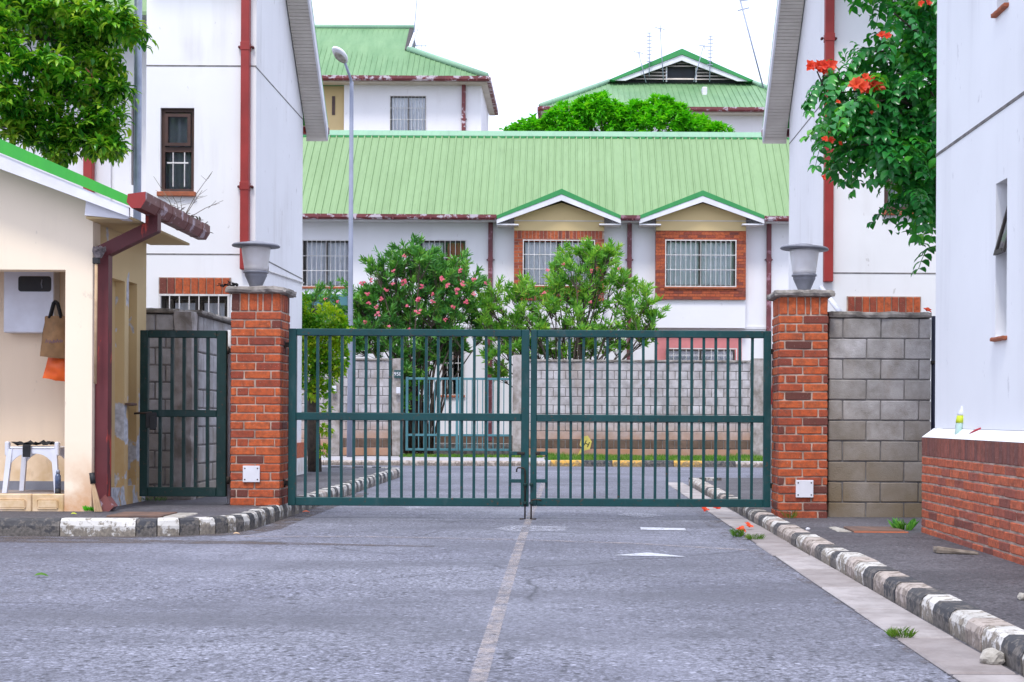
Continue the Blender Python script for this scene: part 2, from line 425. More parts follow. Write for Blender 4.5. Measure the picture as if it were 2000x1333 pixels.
M['block_far']=m_block('far_block',(0.43,0.405,0.415),(0.55,0.53,0.54),(0.40,0.21,0.12),(0.35,0.95))
M['block_base']=m_block('dark_base_block',(0.13,0.085,0.06),(0.17,0.11,0.08))
M['concrete']=m_simple('weathered_concrete',(0.34,0.31,0.28),(0.13,0.115,0.10),9,0.95,0,0.6)
M['concrete_post']=m_simple('stained_concrete',(0.42,0.385,0.37),(0.20,0.175,0.15),6,0.95,0,0.5)
def m_slab(name):
    t=NT(name); col=t.ramp(t.objrand(),[(0.0,(0.42,0.385,0.375)),(0.6,(0.35,0.315,0.305)),(1.0,(0.26,0.225,0.215))])
    col=t.mix(t.ramp(t.noise(5,6,0.65),[(0.42,0.0),(0.68,0.65)]),col,(0.17,0.14,0.13))
    t.bump(t.noise(60,4),0.5,0.004)
    return t.done(col,t.ramp(t.noise(2,3),[(0.4,0.5),(0.6,0.9)]))
M['slab']=m_slab('gutter_slab_concrete')
M['pave_far']=m_simple('pale_paving',(0.42,0.41,0.43),(0.33,0.31,0.32),3,0.9)
M['kerb_white']=m_kerb('worn_white_kerb_paint',(0.66,0.64,0.60),(0.25,0.21,0.16))
M['kerb_black']=m_kerb('worn_black_kerb_paint',(0.045,0.047,0.055),(0.19,0.17,0.15))
M['kerb_pale']=m_kerb('bare_kerb',(0.50,0.43,0.38),(0.28,0.23,0.19))
M['kerb_yellow']=m_kerb('yellow_kerb_paint',(0.75,0.42,0.08),(0.35,0.26,0.14))
M['line']=None
def m_gate(name,c):
    t=NT(name)
    col=t.ramp(t.noise(2.5,5),[(0.35,c),(0.65,tuple(x*1.35 for x in c))])
    col=t.mix(t.ramp(t.noise(5,6,0.7,(1,1,0.4)),[(0.55,0.0),(0.8,0.35)]),col,(0.13,0.15,0.16))
    col=t.mix(t.ramp(t.noise(26,6,0.75),[(0.605,0.0),(0.66,0.85)]),col,(0.10,0.042,0.022))
    t.bump(t.noise(40,4),0.12,0.002)
    return t.done(col,t.ramp(t.noise(6,4),[(0.35,0.36),(0.7,0.6)]),0,0.3)
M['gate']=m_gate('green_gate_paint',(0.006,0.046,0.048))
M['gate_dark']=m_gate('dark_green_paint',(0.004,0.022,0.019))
M['gate_far']=m_simple('blue_green_paint',(0.05,0.16,0.19),(0.07,0.2,0.23),3,0.5)
M['iron']=m_simple('dark_iron',(0.03,0.026,0.022),(0.06,0.035,0.022),18,0.6,0.5)
M['steel']=m_simple('galvanised_steel',(0.33,0.37,0.46),(0.25,0.28,0.36),7,0.5,0.3,0.05)
M['pole']=m_simple('lamp_post_paint',(0.23,0.25,0.33),(0.19,0.21,0.27),3,0.7)
M['red']=m_peelred('red_downpipe_paint',(0.36,0.035,0.03),(0.46,0.26,0.28),0.72)
M['maroon']=m_peelred('maroon_pipe_paint',(0.14,0.026,0.030),(0.46,0.05,0.03),0.58,(1.6,1.6,0.35))
M['gutter_near']=m_peelred('oxide_gutter_paint',(0.19,0.055,0.05),(0.42,0.33,0.38),0.55)
M['gutter']=m_peelred('peeling_gutter_paint',(0.20,0.045,0.05),(0.50,0.43,0.48),0.53,(0.7,1,1))
M['pipe_far']=m_peelred('faded_pipe_paint',(0.17,0.045,0.055),(0.30,0.15,0.19),0.55)
M['roof']=m_roof('pale_green_sheet',(0.225,0.345,0.165),(0.19,0.30,0.135))
M['roof_far']=m_roof('far_green_sheet',(0.19,0.33,0.16),(0.12,0.25,0.11))
M['roof_edge']=m_roof('bright_green_flashing',(0.035,0.33,0.05),(0.05,0.42,0.04))
M['roof_edge_far']=m_roof('green_flashing',(0.03,0.24,0.065),(0.04,0.28,0.08))
M['ridge']=m_roof('green_ridge_sheet',(0.24,0.42,0.27),(0.2,0.36,0.24))
M['white']=m_simple('white_paint',(0.76,0.76,0.80),(0.64,0.63,0.66),3,0.6)
M['soffit']=m_simple('soffit_board_paint',(0.62,0.57,0.50),(0.53,0.48,0.42),3,0.75)
M['brown']=m_simple('brown_frame_paint',(0.075,0.035,0.025),(0.05,0.025,0.02),9,0.5)
M['dark']=m_simple('dark_frame_paint',(0.03,0.025,0.022),(0.045,0.035,0.03),9,0.5)
M['grille']=m_simple('white_bar_paint',(0.72,0.70,0.68),(0.55,0.52,0.5),9,0.6)
M['sill']=m_simple('terracotta_sill',(0.42,0.12,0.05),(0.28,0.09,0.045),12,0.85,0,0.4)
M['curtain']=m_simple('white_curtain',(0.84,0.85,0.88),(0.74,0.75,0.80),3,0.9,0,0)
M['pane_reflection']=m_simple('grey_pane_reflection',(0.30,0.33,0.36),(0.22,0.24,0.26),2.5,0.9,0,0)  # grey-blue of reflecting glass, put into the sheet behind the pane
M['curtain_red']=m_simple('red_curtain',(0.45,0.06,0.05),(0.35,0.05,0.04),3,0.9,0,0)
M['room']=m_simple('painted_interior_shade',(0.035,0.04,0.05),(0.03,0.03,0.035),2,0.9,0,0)  # near-black colour standing in for the shade of interiors
M['glass']=m_glass('window_glass')
M['lamp_metal']=m_simple('lamp_grey_paint',(0.22,0.23,0.27),(0.16,0.165,0.19),6,0.5)
M['lamp_frosted']=m_simple('frosted_lamp_body',(0.70,0.69,0.70),(0.60,0.57,0.55),5,0.35)  # plain pale body of the pillar lamps, no emission
M['bark']=m_simple('bark',(0.10,0.075,0.055),(0.055,0.042,0.034),18,0.95,0,0.8)
M['twig']=m_simple('dry_twig',(0.20,0.16,0.13),(0.11,0.09,0.075),20,0.9)
M['leaf_left']=m_leaf('glossy_leaf',[(0.0,(0.014,0.085,0.012)),(0.28,(0.045,0.22,0.018)),(0.55,(0.20,0.48,0.035)),(1.0,(0.60,0.72,0.09))],0.38,0.26,True,4.0)
M['leaf_tulip']=m_leaf('compound_leaf',[(0.0,(0.016,0.14,0.034)),(0.5,(0.032,0.25,0.046)),(0.8,(0.08,0.40,0.045)),(1.0,(0.20,0.50,0.05))],0.3,0.24,True)
M['leaf_ole']=m_leaf('narrow_leaf',[(0.0,(0.035,0.16,0.045)),(0.45,(0.085,0.29,0.05)),(0.8,(0.18,0.45,0.06)),(1.0,(0.32,0.52,0.08))],0.3,0.45)
M['leaf_ole_light']=m_leaf('light_narrow_leaf',[(0.0,(0.06,0.24,0.04)),(0.4,(0.15,0.42,0.05)),(0.75,(0.30,0.58,0.07)),(1.0,(0.46,0.64,0.10))],0.38,0.45)
M['leaf_bright']=m_leaf('lush_leaf',[(0.0,(0.05,0.34,0.01)),(0.5,(0.11,0.55,0.015)),(0.85,(0.22,0.66,0.025)),(1.0,(0.36,0.72,0.05))],0.45,0.42)
M['leaf_creeper']=m_leaf('creeper_leaf',[(0.0,(0.04,0.20,0.014)),(0.4,(0.14,0.40,0.02)),(0.7,(0.40,0.60,0.03)),(1.0,(0.62,0.68,0.05))],0.4,0.45)
M['grass']=m_leaf('grass_blade',[(0.0,(0.05,0.16,0.015)),(0.6,(0.11,0.26,0.02)),(1.0,(0.28,0.32,0.08))],0.35,0.6)
M['petal_red']=m_leaf('scarlet_petal',[(0.0,(0.62,0.03,0.012)),(0.6,(0.78,0.06,0.018)),(1.0,(0.85,0.15,0.04))],0.3,0.5)
M['petal_pink']=m_leaf('pink_petal',[(0.0,(0.62,0.08,0.14)),(0.6,(0.72,0.17,0.24)),(1.0,(0.8,0.35,0.4))],0.3,0.6)
M['plastic']=m_simple('white_plastic',(0.70,0.71,0.77),(0.62,0.62,0.67),6,0.4)
M['black_cloth']=m_simple('black_cloth',(0.008,0.008,0.010),(0.016,0.015,0.018),14,0.9)
M['canvas']=m_simple('brown_canvas',(0.25,0.135,0.06),(0.18,0.10,0.045),12,0.9,0,0.4)
M['orange']=m_simple('orange_plastic_bag',(0.80,0.13,0.012),(0.66,0.09,0.01),9,0.5)
M['wood']=m_simple('tan_wood',(0.55,0.38,0.22),(0.40,0.26,0.15),9,0.7)
M['old_wood']=m_simple('grey_wood',(0.30,0.25,0.20),(0.16,0.13,0.10),12,0.9,0,0.6)
M['bristle']=m_simple('grey_bristle',(0.26,0.22,0.22),(0.12,0.10,0.10),40,0.95,0,0.9)
M['rust']=m_simple('rusty_plate',(0.20,0.115,0.08),(0.12,0.08,0.065),9,0.85,0.2,0.4)
M['stone']=m_simple('pale_stone',(0.46,0.43,0.38),(0.26,0.24,0.20),12,0.95,0,0.7)
M['yellow']=m_simple('yellow_sign_paint',(0.62,0.52,0.10),(0.48,0.40,0.09),6,0.6)
M['sign_green']=m_simple('sign_enamel',(0.02,0.06,0.06),(0.025,0.07,0.07),4,0.4)
M['black']=m_simple('black_paint',(0.012,0.012,0.014),(0.02,0.02,0.02),8,0.6)
M['bottle_dark']=m_simple('blue_bottle_plastic',(0.10,0.14,0.24),(0.05,0.07,0.13),30,0.25)
M['bottle_clear']=m_simple('milky_bottle_plastic',(0.60,0.72,0.70),(0.36,0.62,0.50),10,0.25)
M['bottle_label']=m_simple('lime_label',(0.60,0.68,0.03),(0.5,0.6,0.03),6,0.5)
M['tool_red']=m_simple('red_grip',(0.55,0.02,0.035),(0.45,0.015,0.03),8,0.4)
M['purple']=m_simple('purple_print',(0.10,0.06,0.16),(0.08,0.05,0.12),8,0.9)

def m_paint(name,c,lo,hi,sc_=14,base=0.0):
    t=NT(name); n=t.math('ADD',t.math('MULTIPLY',t.noise(sc_,7,0.75),0.7),t.math('MULTIPLY',t.noise(60,4,0.7),0.3)); k=t.ramp(n,[(lo,base),(hi,1.0)])
    tr=t.n.new('ShaderNodeBsdfTransparent'); ms=t.n.new('ShaderNodeMixShader')
    t.done(t.ramp(t.noise(4,4),[(0.3,c),(0.7,tuple(x*0.8 for x in c))]),0.8)
    t.lk(k,ms.inputs[0]); t.lk(t.b.outputs[0],ms.inputs[1]); t.lk(tr.outputs[0],ms.inputs[2]); t.lk(ms.outputs[0],t.out.inputs[0]); return t.m
M['line']=m_paint('worn_cream_line_paint',(0.58,0.50,0.46),0.36,0.60,7,0.34)
M['line_thin']=m_paint('faint_line_paint',(0.46,0.40,0.38),0.38,0.56,9,0.3)
M['line_white']=m_paint('white_road_paint',(0.66,0.68,0.74),0.52,0.66,14,0.12)
M['scuff']=m_paint('pale_scuff',(0.48,0.49,0.56),0.42,0.55,22)

def text_part(name, s, mat, parent, loc, size, ext=0.002, rot=(R(90),0,0)):
    cu=bpy.data.curves.new(name,'FONT'); cu.body=s; cu.size=size; cu.extrude=ext; cu.align_x='CENTER'; cu.align_y='CENTER'
    tmp=bpy.data.objects.new('tmp',cu); COL.objects.link(tmp); bpy.context.view_layer.update()
    me=bpy.data.meshes.new_from_object(tmp.evaluated_get(bpy.context.evaluated_depsgraph_get()))
    bpy.data.objects.remove(tmp)
    me.materials.clear(); me.materials.append(mat)
    ob=bpy.data.objects.new(name,me); COL.objects.link(ob); put(ob,Vector(loc),parent); ob.rotation_euler=rot; return ob

# ------------------------------------------------------------------ the ground
def sheet(name, poly, z, mat, parent=None, thick=0.0):
    m=MB(); n=len(poly)
    if thick: m.prism(poly,'z',z-thick,z)
    else: m.add([(x,y,z) for x,y in poly],[list(range(n))])
    o=m.build(name,mat,parent,recalc=bool(thick))
    return o
struct(sheet('ground',[(-400,-150),(400,-150),(400,900),(-400,900)],-0.05,M['earth']))
road=struct(sheet('road',[(-40,-20),(40,-20),(40,28.3),(-40,28.3)],0.0,M['asphalt']))

# left pavement and its striped kerb
KX=-2.70
def arc(cx,cy,r,a0,a1,n=8): return [(cx+r*math.cos(R(a0+(a1-a0)*i/n)),cy+r*math.sin(R(a0+(a1-a0)*i/n))) for i in range(n+1)]
front=[(-9.0,11.42),(-3.55,11.42)]+arc(-3.55,12.27,0.85,-90,0,10)+[(KX,23.0)]+arc(KX-0.7,23.0,0.7,0,90,6)+[(-9,23.7)]
def resample(path, lens):
    """split a polyline into stretches of the given lengths, repeating the last; returns lists of points"""
    segs=[]; cur=[Vector(path[0])]; i=1; k=0; left=lens[0]; p=Vector(path[0])
    while i<len(path):
        q=Vector(path[i]); d=(q-p).length
        if d<=left: 
            if d>1e-5: cur.append(q)
            left-=d; p=q; i+=1
        else:
            p=p+(q-p)*(left/d); cur.append(p); segs.append(cur); cur=[p]; k+=1
            left=lens[k] if k<len(lens) else lens[-1]*random.uniform(0.85,1.15)
    if len(cur)>1: segs.append(cur)
    return segs
def kerb_stone(parent, pts, w, h, mat, side=1, z0=0.0, name='kerb_stone'):
    """stone swept along pts; body lies on the 'side' of the path (1 = left of travel)"""
    m=MB(); n=len(pts); jz=random.uniform(-0.004,0.004); jo=random.uniform(-0.004,0.004)
    prof=[(jo+0.006,-0.06),(jo,h*0.6),(jo+0.012,h-0.016),(jo+0.034,h+jz),(w-0.006,h+jz),(w,h-0.008),(w,-0.06)]
    vs=[]; fs=[]; L=len(prof)
    for i,p in enumerate(pts):
        d=(pts[min(i+1,n-1)]-pts[max(i-1,0)]).normalized(); nn=Vector((-d.y,d.x))*side
        e=0.004*(1 if i==0 else -1 if i==n-1 else 0)
        for (o,z) in prof:
            q=p+d*e+nn*o; b=noise.noise(Vector((q.x*9,q.y*9,z*9)))*0.006
            vs.append((q.x+nn.x*b,q.y+nn.y*b,z0+z+b*0.5))
    for i in range(n-1):
        for k in range(L): fs.append((i*L+k,i*L+(k+1)%L,(i+1)*L+(k+1)%L,(i+1)*L+k))
    fs.append(list(range(L))[::-1]); fs.append([(n-1)*L+k for k in range(L)])
    return m.add(vs,fs).build(name,mat,parent)
pav_l=struct(sheet('pavement',[(-12,23.5)]+[(-12,11.55)]+[(x,y+0.12) for x,y in front[1:2]]+[(x+( -0.12),y+0.12*0.3) for x,y in front[3:13]]+[(KX-0.12,22.9),(KX-0.5,23.5)],0.128,M['asphalt_left'],thick=0.25))
kl=thing('kerb',None,None,(KX,15,0),kind='structure')
lens=[0.9,1.2,1.2,0.9,0.72,0.61,0.165,0.18,0.165,0.145,0.14,0.10,0.11,0.12,0.14,0.15,0.15,0.17,0.18,0.18,0.2]
start_black=None
segs=resample(front,lens)
# the long white stone spans the front of the guard house: bands alternate from there
xs=[s[0].x for s in segs]
ib=min(range(len(segs)),key=lambda i:abs(segs[i][0].x-PX(112,1035,11.42)))
for i,sg in enumerate(segs):
    mt='kerb_white' if (i-ib)%2==0 else 'kerb_black'
    if sg[0].y>14.6 and random.random()<0.12: mt='kerb_pale'
    kerb_stone(kl,sg,0.13,0.14,M[mt],1)

# right pavement, kerb, and the concrete channel in front of it
RX=1.745
struct(sheet('pavement',[(RX+0.12,1.5),(14,1.5),(14,22.0),(RX+0.12,22.0)],0.055,M['asphalt_dark'],thick=0.2))
kr=thing('kerb',None,None,(RX,12,0),kind='structure')
rp=[(RX,2.5),(RX-0.01,8.0),(RX-0.02,11.5),(RX+0.0,14.0),(RX,20.6)]+arc(RX+0.5,20.6,0.5,180,90,5)
for i,sg in enumerate(resample(rp,[0.26])):
    mt='kerb_white' if i%2 else 'kerb_black'
    r_=random.random()
    if r_<0.27 or (11.2<sg[0].y<12.6 and r_<0.75): mt='kerb_pale'
    kerb_stone(kr,sg,0.15,0.10+(0.015 if sg[0].y<9 else 0),M[mt],-1)
ch=thing('gutter_channel',None,None,(RX-0.14,12,0),kind='structure')
MB().box(RX-0.285,RX-0.005,2.6,20.5,-0.03,0.0025).build('channel_bed',M['asphalt_dark'],ch)
y=2.6
while y<20.5:
    L=random.uniform(0.88,0.98)
    piece('gutter_slab',M['slab'],ch,(RX-0.15+random.uniform(-0.008,0.008),y+L/2,-0.018),(0.265,L-0.024,0.056),0.008,0.003,4); y+=L
# the road beyond the gate and its far kerb
pb=struct(sheet('pavement',[(-16,28.35),(14,28.35),(14,31.25),(-16,31.25)],0.10,M['pave_far'],thick=0.18))
kb=thing('kerb',None,None,(0,28.2,0),kind='structure')
xk=[PX(a,908,28.2) for a in (1075,1137,1196,1255,1316,1375,1437)]
for i in range(6):
    kerb_stone(kb,[Vector((xk[i],28.2)),Vector((xk[i+1],28.2))],0.15,0.125,M['kerb_yellow' if i%2==0 else 'kerb_black'],1)
xx=xk[-1]
while xx<9: kerb_stone(kb,[Vector((xx,28.2)),Vector((xx+0.75,28.2))],0.15,0.10,M['kerb_pale'],1); xx+=0.75
xx=xk[0]
while xx>-13: kerb_stone(kb,[Vector((xx-0.75,28.2)),Vector((xx,28.2))],0.15,0.10,M['kerb_pale'],1); xx-=0.75

# painted marks on the asphalt
def strip(name, pts, w, z, mat):
    m=MB(); vs=[]; n=len(pts)
    for i,p in enumerate(pts):
        p=Vector(p[:2]); d=(Vector(pts[min(i+1,n-1)][:2])-Vector(pts[max(i-1,0)][:2])).normalized(); nn=Vector((-d.y,d.x))
        ww=w[i] if isinstance(w,list) else w
        for s_ in (-1,1): vs.append((p.x+nn.x*ww/2*s_,p.y+nn.y*ww/2*s_,z))
    m.add(vs,[(2*i,2*i+1,2*i+3,2*i+2) for i in range(n-1)])
    return m.build(name,mat,road,recalc=False)
strip('centre_line',[(-0.31,2.5),(-0.33,5.3),(-0.35,8),(-0.365,10.5),(-0.37,13.3),(-0.37,16),(-0.36,21)],0.068,0.004,M['line'])
a=[G(x,y) for x,y in ((470,1049),(700,1049),(1000,1055),(1250,1063),(1480,1077))]
strip('faint_line',[(p.x,p.y) for p in a],0.09,0.004,M['line_thin'])
def flat(name, px, z, mat):
    q=[G(*p) for p in px]; m=MB().add([(v.x,v.y,z) for v in q],[list(range(len(q)))]); return m.build(name,mat,road,recalc=False)
M['dirt']=m_paint('road_dirt',(0.13,0.105,0.095),0.42,0.60,5,0.15)
strip('kerb_dirt',[(p[0],p[1]-0.10) for p in front[:2]]+[(KX+0.0,11.75),(KX+0.10,12.3),(KX+0.08,13.5),(KX+0.08,18)],0.26,0.003,M['dirt'])
strip('kerb_dirt',[(-9,10.9),(-6.2,10.95),(-4.2,11.05),(-2.6,10.95),(-1.0,10.7)],[0.5,0.35,0.42,0.25,0.05],0.002,M['dirt'])
M['dirt_thin']=m_paint('thin_road_dirt',(0.15,0.12,0.11),0.34,0.5,6,0.2)
strip('kerb_dirt',[(RX-0.30,3),(RX-0.31,8),(RX-0.36,11),(RX-0.38,13),(RX-0.31,18)],[0.05,0.04,0.16,0.2,0.05],0.003,M['dirt_thin'])
flat('painted_triangle',[(1198,1086),(1340,1089),(1300,1084),(1265,1080.5)],0.004,M['line_white'])
flat('painted_dash',[(1250,1031),(1252,1036),(1340,1037),(1338,1033)],0.004,M['line_white'])
flat('paint_scuff',[(1205,1007),(1225,1003),(1262,1003.5),(1300,1009),(1255,1012)],0.004,M['scuff'])
flat('paint_scuff',[(785,992),(815,990),(835,994),(800,997)],0.004,M['scuff'])
flat('paint_scuff',[(965,1034),(1000,1027),(1110,1030),(1105,1038),(1000,1040)],0.004,M['scuff'])

# ------------------------------------------------------------------ building kit
def window(house, X0,X1,Z0,Z1,Y, frame='dark', bars=0, rails=(), mull=(0.5,), trans=(), curtain='curtain', cur=((0.03,0.97),), drop=0.02, deep=0.07, label=None, sill=None, fw=0.045, barw=0.012, red=None, name='window', glass=True):
    m=MB(); y0,y1=Y+deep,Y+deep+0.05
    m.box(X0,X0+fw,y0,y1,Z0,Z1); m.box(X1-fw,X1,y0,y1,Z0,Z1); m.box(X0+fw,X1-fw,y0,y1,Z0,Z0+fw); m.box(X0+fw,X1-fw,y0,y1,Z1-fw,Z1)
    for t in mull: x=X0+(X1-X0)*t; m.box(x-fw*0.55,x+fw*0.55,y0+0.003,y1-0.003,Z0+fw,Z1-fw)
    for t in trans: z=Z0+(Z1-Z0)*t; m.box(X0+fw,X1-fw,y0-0.006,y1-0.006,z-fw*0.7,z+fw*0.7)
    w=m.build(name,M[frame],house,label=label)
    if glass: MB().box(X0+fw*0.6,X1-fw*0.6,y0+0.021,y0+0.025,Z0+fw*0.6,Z1-fw*0.6).build('pane',M['glass'],w)
    for i,(a,b) in enumerate(cur):
        m=MB(); n=max(10,int((b-a)*(X1-X0)/0.02)); vs=[]; ph=random.uniform(0,6)
        for k in range(n+1):
            x=X0+(X1-X0)*(a+(b-a)*k/n); o=0.022*math.sin(k*1.05+ph)+0.012*math.sin(k*0.37+ph*2)
            vs+= [(x,y1+0.045+o,Z0+0.02),(x+0.01*math.sin(k*0.5+ph),y1+0.045+o*0.8,Z1-drop*(Z1-Z0))]
        m.add(vs,[(2*k,2*k+2,2*k+3,2*k+1) for k in range(n)],True)
        m.build('curtain',M['curtain_red' if red is not None and i in red else curtain],w,recalc=False)
    MB().box(X0-0.02,X1+0.02,y1+0.42,y1+0.44,Z0-0.02,Z1+0.02).build('room_shade_panel',M['room'],w)  # dark panel painted as the shade inside the room
    if bars:
        m=MB(); yb=Y-0.03; 
        for (a,b,c,d) in ((X0-0.012,X0+0.012,Z0,Z1),(X1-0.012,X1+0.012,Z0,Z1)): m.box(a,b,yb-0.006,yb+0.012,c,d)
        for z in (Z0,Z1): m.box(X0-0.015,X1+0.015,yb-0.008,yb+0.014,z-0.012,z+0.012)
        for t in rails: z=Z0+(Z1-Z0)*t; m.box(X0,X1,yb-0.010,yb-0.004,z-0.009,z+0.009)
        for k in range(1,bars+1):
            x=X0+(X1-X0)*k/(bars+1); m.box(x-barw/2,x+barw/2,yb-0.004,yb+0.008,Z0,Z1)
        m.build('window_bars',M['grille'],w)
    if sill: MB().cbox(X0-0.03,X1+0.03,Y-0.05,Y+deep,Z0-0.06,Z0-0.003,0.006).build('sill',M[sill],w)
    return w
def downpipe(house, x, y, z0, z1, w=0.09, mat='red', brackets=(), name='downpipe', shoe=None):
    m=MB().cbox(x-w/2,x+w/2,y-w,y-0.004,z0,z1,0.008)
    for z in brackets: m.cbox(x-w/2-0.006,x+w/2+0.006,y-w-0.006,y-0.002,z-0.05,z+0.05,0.004)
    d=m.build(name,M[mat],house)
    for z in brackets:
        b=MB()
        for sx in (-1,1): b.tube([(x+sx*(w/2+0.03),y-0.05,z),(x+sx*(w/2+0.03),y,z)],0.018,6)
        b.build('bracket',M['maroon'],d)
    return d
def ribbed(mb, x0,x1,y0,z0,y1,z1, pitch=0.19, hgt=0.022, rw=0.05, start=None):
    """trapezoidal roof sheet: eave at (y0,z0), ridge at (y1,z1)"""
    d=Vector((0,y1-y0,z1-z0)).normalized(); n=Vector((0,-d.z,d.y))
    if n.z<0: n=-n
    pr=[]; x=x0; fine=pitch<0.1
    while fine and x<x1:
        k=round((x-x0)/pitch)
        pr+= [(x,0),(x+0.05,0)] if k%2==0 else [(x,0),(x+0.012,hgt),(x+0.038,hgt),(x+0.05,0)]; x+=pitch
    while x<x1-pitch and not fine:
        pr+= [(x,0),(x+pitch-rw,0),(x+pitch-rw*0.78,hgt),(x+pitch-rw*0.22,hgt)]; x+=pitch
    pr=[p for p in pr if p[0]<x1-0.002]; pr.append((x1,0)); vs=[]
    for (px,o) in pr:
        k=start(px) if start else 0.0
        vs+= [Vector((px,y0,z0)).lerp(Vector((px,y1,z1)),k)+n*o, Vector((px,y1,z1))+n*o]
    return mb.add(vs,[(2*i,2*i+2,2*i+3,2*i+1) for i in range(len(pr)-1)])
def gutter_box(house, x0,x1,y,z, mat='gutter', w=0.12, h=0.10, joints=0.9):
    m=MB().prism([(y-w,z+h),(y-w,z+h*0.35),(y-w*0.75,z),(y-0.004,z),(y-0.004,z+h*0.8),(y-w*0.85,z+h*0.8),(y-w*0.85,z+h)],'x',x0,x1)
    x=x0+0.3
    while x<x1-0.1: m.box(x-0.02,x+0.02,y-w-0.008,y-0.012,z-0.006,z+h+0.004); x+=joints
    return m.build('gutter',M[mat],house)

# ------------------------------------------------------------------ the long house across the road
HY=36.5
hs=thing('terraced_house','long white house with pale green roof and two brick framed gables','house',(-0.5,HY,0))
def hx(px,py=500): return PX(px,py,HY)
def hz(px,py): return PZ(px,py,HY)
wins=[]
def rect(x0,x1,y0,y1,Y=HY): return (PX(x0,(y0+y1)/2,Y),PX(x1,(y0+y1)/2,Y),PZ((x0+x1)/2,y1,Y),PZ((x0+x1)/2,y0,Y))
wA=rect(591,683,470,560); wB=rect(818,910,470,560); wC=rect(596,684,607,690); wD=rect(863,906,668,772)
eaveZ=PZ(1065,422,36.0)
XL,XR=-9.5,8.0
MB().holes('x',XL,XR,0.0,eaveZ+0.1,[wA,wB,wC,wD],HY,0.25).build('wall',M['wall_house'],hs,recalc=False)
m=MB(); m.prism([(HY+0.26,0),(HY+0.26,eaveZ),(39.4,eaveZ+2.75),(42.3,eaveZ),(42.3,0)],'x',XL,XL+0.2); m.prism([(HY+0.26,0),(HY+0.26,eaveZ),(39.4,eaveZ+2.75),(42.3,eaveZ),(42.3,0)],'x',XR-0.2,XR); m.box(XL+0.2,XR-0.2,42.1,42.3,0,eaveZ)
m.build('wall',M['wall_house'],hs)
ry=36.0; rz=eaveZ; rt=2.09/0.8; 
rdgY=ry+2.62; rdgZ=PZ(1065,262,rdgY)
gaps=[(XL,PX(970,425,ry)),(PX(1212,432,ry),PX(1250,432,ry)),(PX(1492,432,ry),XR)]
m=MB()
for (a,b) in ((XL-0.2,gaps[0][1]),gaps[1],(gaps[2][0],XR+0.2)): ribbed(m,a,b,ry,rz,rdgY,rdgZ,0.19,0.034)
def valley(apx,apy,eL,eR):
    Y=35.9; ax,az=PX(apx,apy,Y),PZ(apx,apy,Y); pts=[(PX(eL,428,Y),PZ(eL,421,Y)),(ax,az),(PX(eR,428,Y),PZ(eR,421,Y))]
    def f(x):
        for (a,b) in ((pts[0],pts[1]),(pts[1],pts[2])):
            if a[0]<=x<=b[0]: z=a[1]+(b[1]-a[1])*(x-a[0])/(b[0]-a[0]); return max(0.0,(z-rz-0.05)/(rdgZ-rz))
        return 0.0
    return f
ribbed(m,gaps[0][1],gaps[1][0],ry,rz,rdgY,rdgZ,0.095,0.034,0.04,valley(1097,369,970,1213))
ribbed(m,gaps[1][1],gaps[2][0],ry,rz,rdgY,rdgZ,0.095,0.034,0.04,valley(1373,372,1249,1493))
ribbed(m,XL-0.2,XR+0.2,42.7,rz-0.3,rdgY,rdgZ)
rf=m.build('roof',M['roof'],hs,recalc=False)
MB().prism([(rdgY-0.15,rdgZ-0.105),(rdgY-0.155,rdgZ-0.085),(rdgY,rdgZ+0.075),(rdgY+0.15,rdgZ-0.085),(rdgY+0.14,rdgZ-0.105),(rdgY,rdgZ+0.04)],'x',XL-0.2,XR+0.2).build('ridge_cap',M['ridge'],rf)
m=MB(); x=XL
while x<XR: m.box(x+0.002,x+0.14,rdgY-0.16,rdgY-0.13,rdgZ-0.15,rdgZ-0.1); x+=0.19
m.build('ridge_closer',M['roof_edge_far'],rf)
for (a,b) in gaps:
    MB().box(a,b,ry+0.02,HY-0.002,rz-0.12,rz-0.09).build('soffit',M['white'],hs)
    MB().box(a,b,ry-0.0,ry+0.018,rz-0.14,rz-0.01).build('fascia',M['white'],hs)
for (a,b) in gaps: gutter_box(hs,a,b,ry-0.002,rz-0.115,'gutter' if a<-8 or a>4 else 'pipe_far',0.13,0.125,0.95)
window(hs,*wA,HY,'dark',9,(0.34,0.66),(0.5,),cur=((0.05,0.48),(0.5,0.95)),drop=0.0,sill='sill',label='upper window with white curtains at the far end of the house')
window(hs,*wB,HY,'dark',8,(0.62,),(0.55,),cur=((0.06,0.5),(0.58,0.98)),drop=0.0,red=(1,),label='upper window with a red curtain in its right half')
window(hs,*wC,HY,'dark',8,(0.4,),(0.5,),cur=((0.05,0.95),))
window(hs,*wD,HY,'brown',3,(0.3,0.6),(),trans=(0.72,),cur=(),sill='sill',label='narrow dark window behind the small gate')
q=rect(596,684,578,600); MB().cbox(q[0],q[1],HY-0.5,HY-0.003,q[2],q[3],0.01).build('window_canopy',M['gate_far'],hs)
q=rect(858,911,646,667); MB().box(q[0],q[1],HY-0.02,HY-0.003,q[2],q[3]).build('brick_header',M['brick_far'],hs)
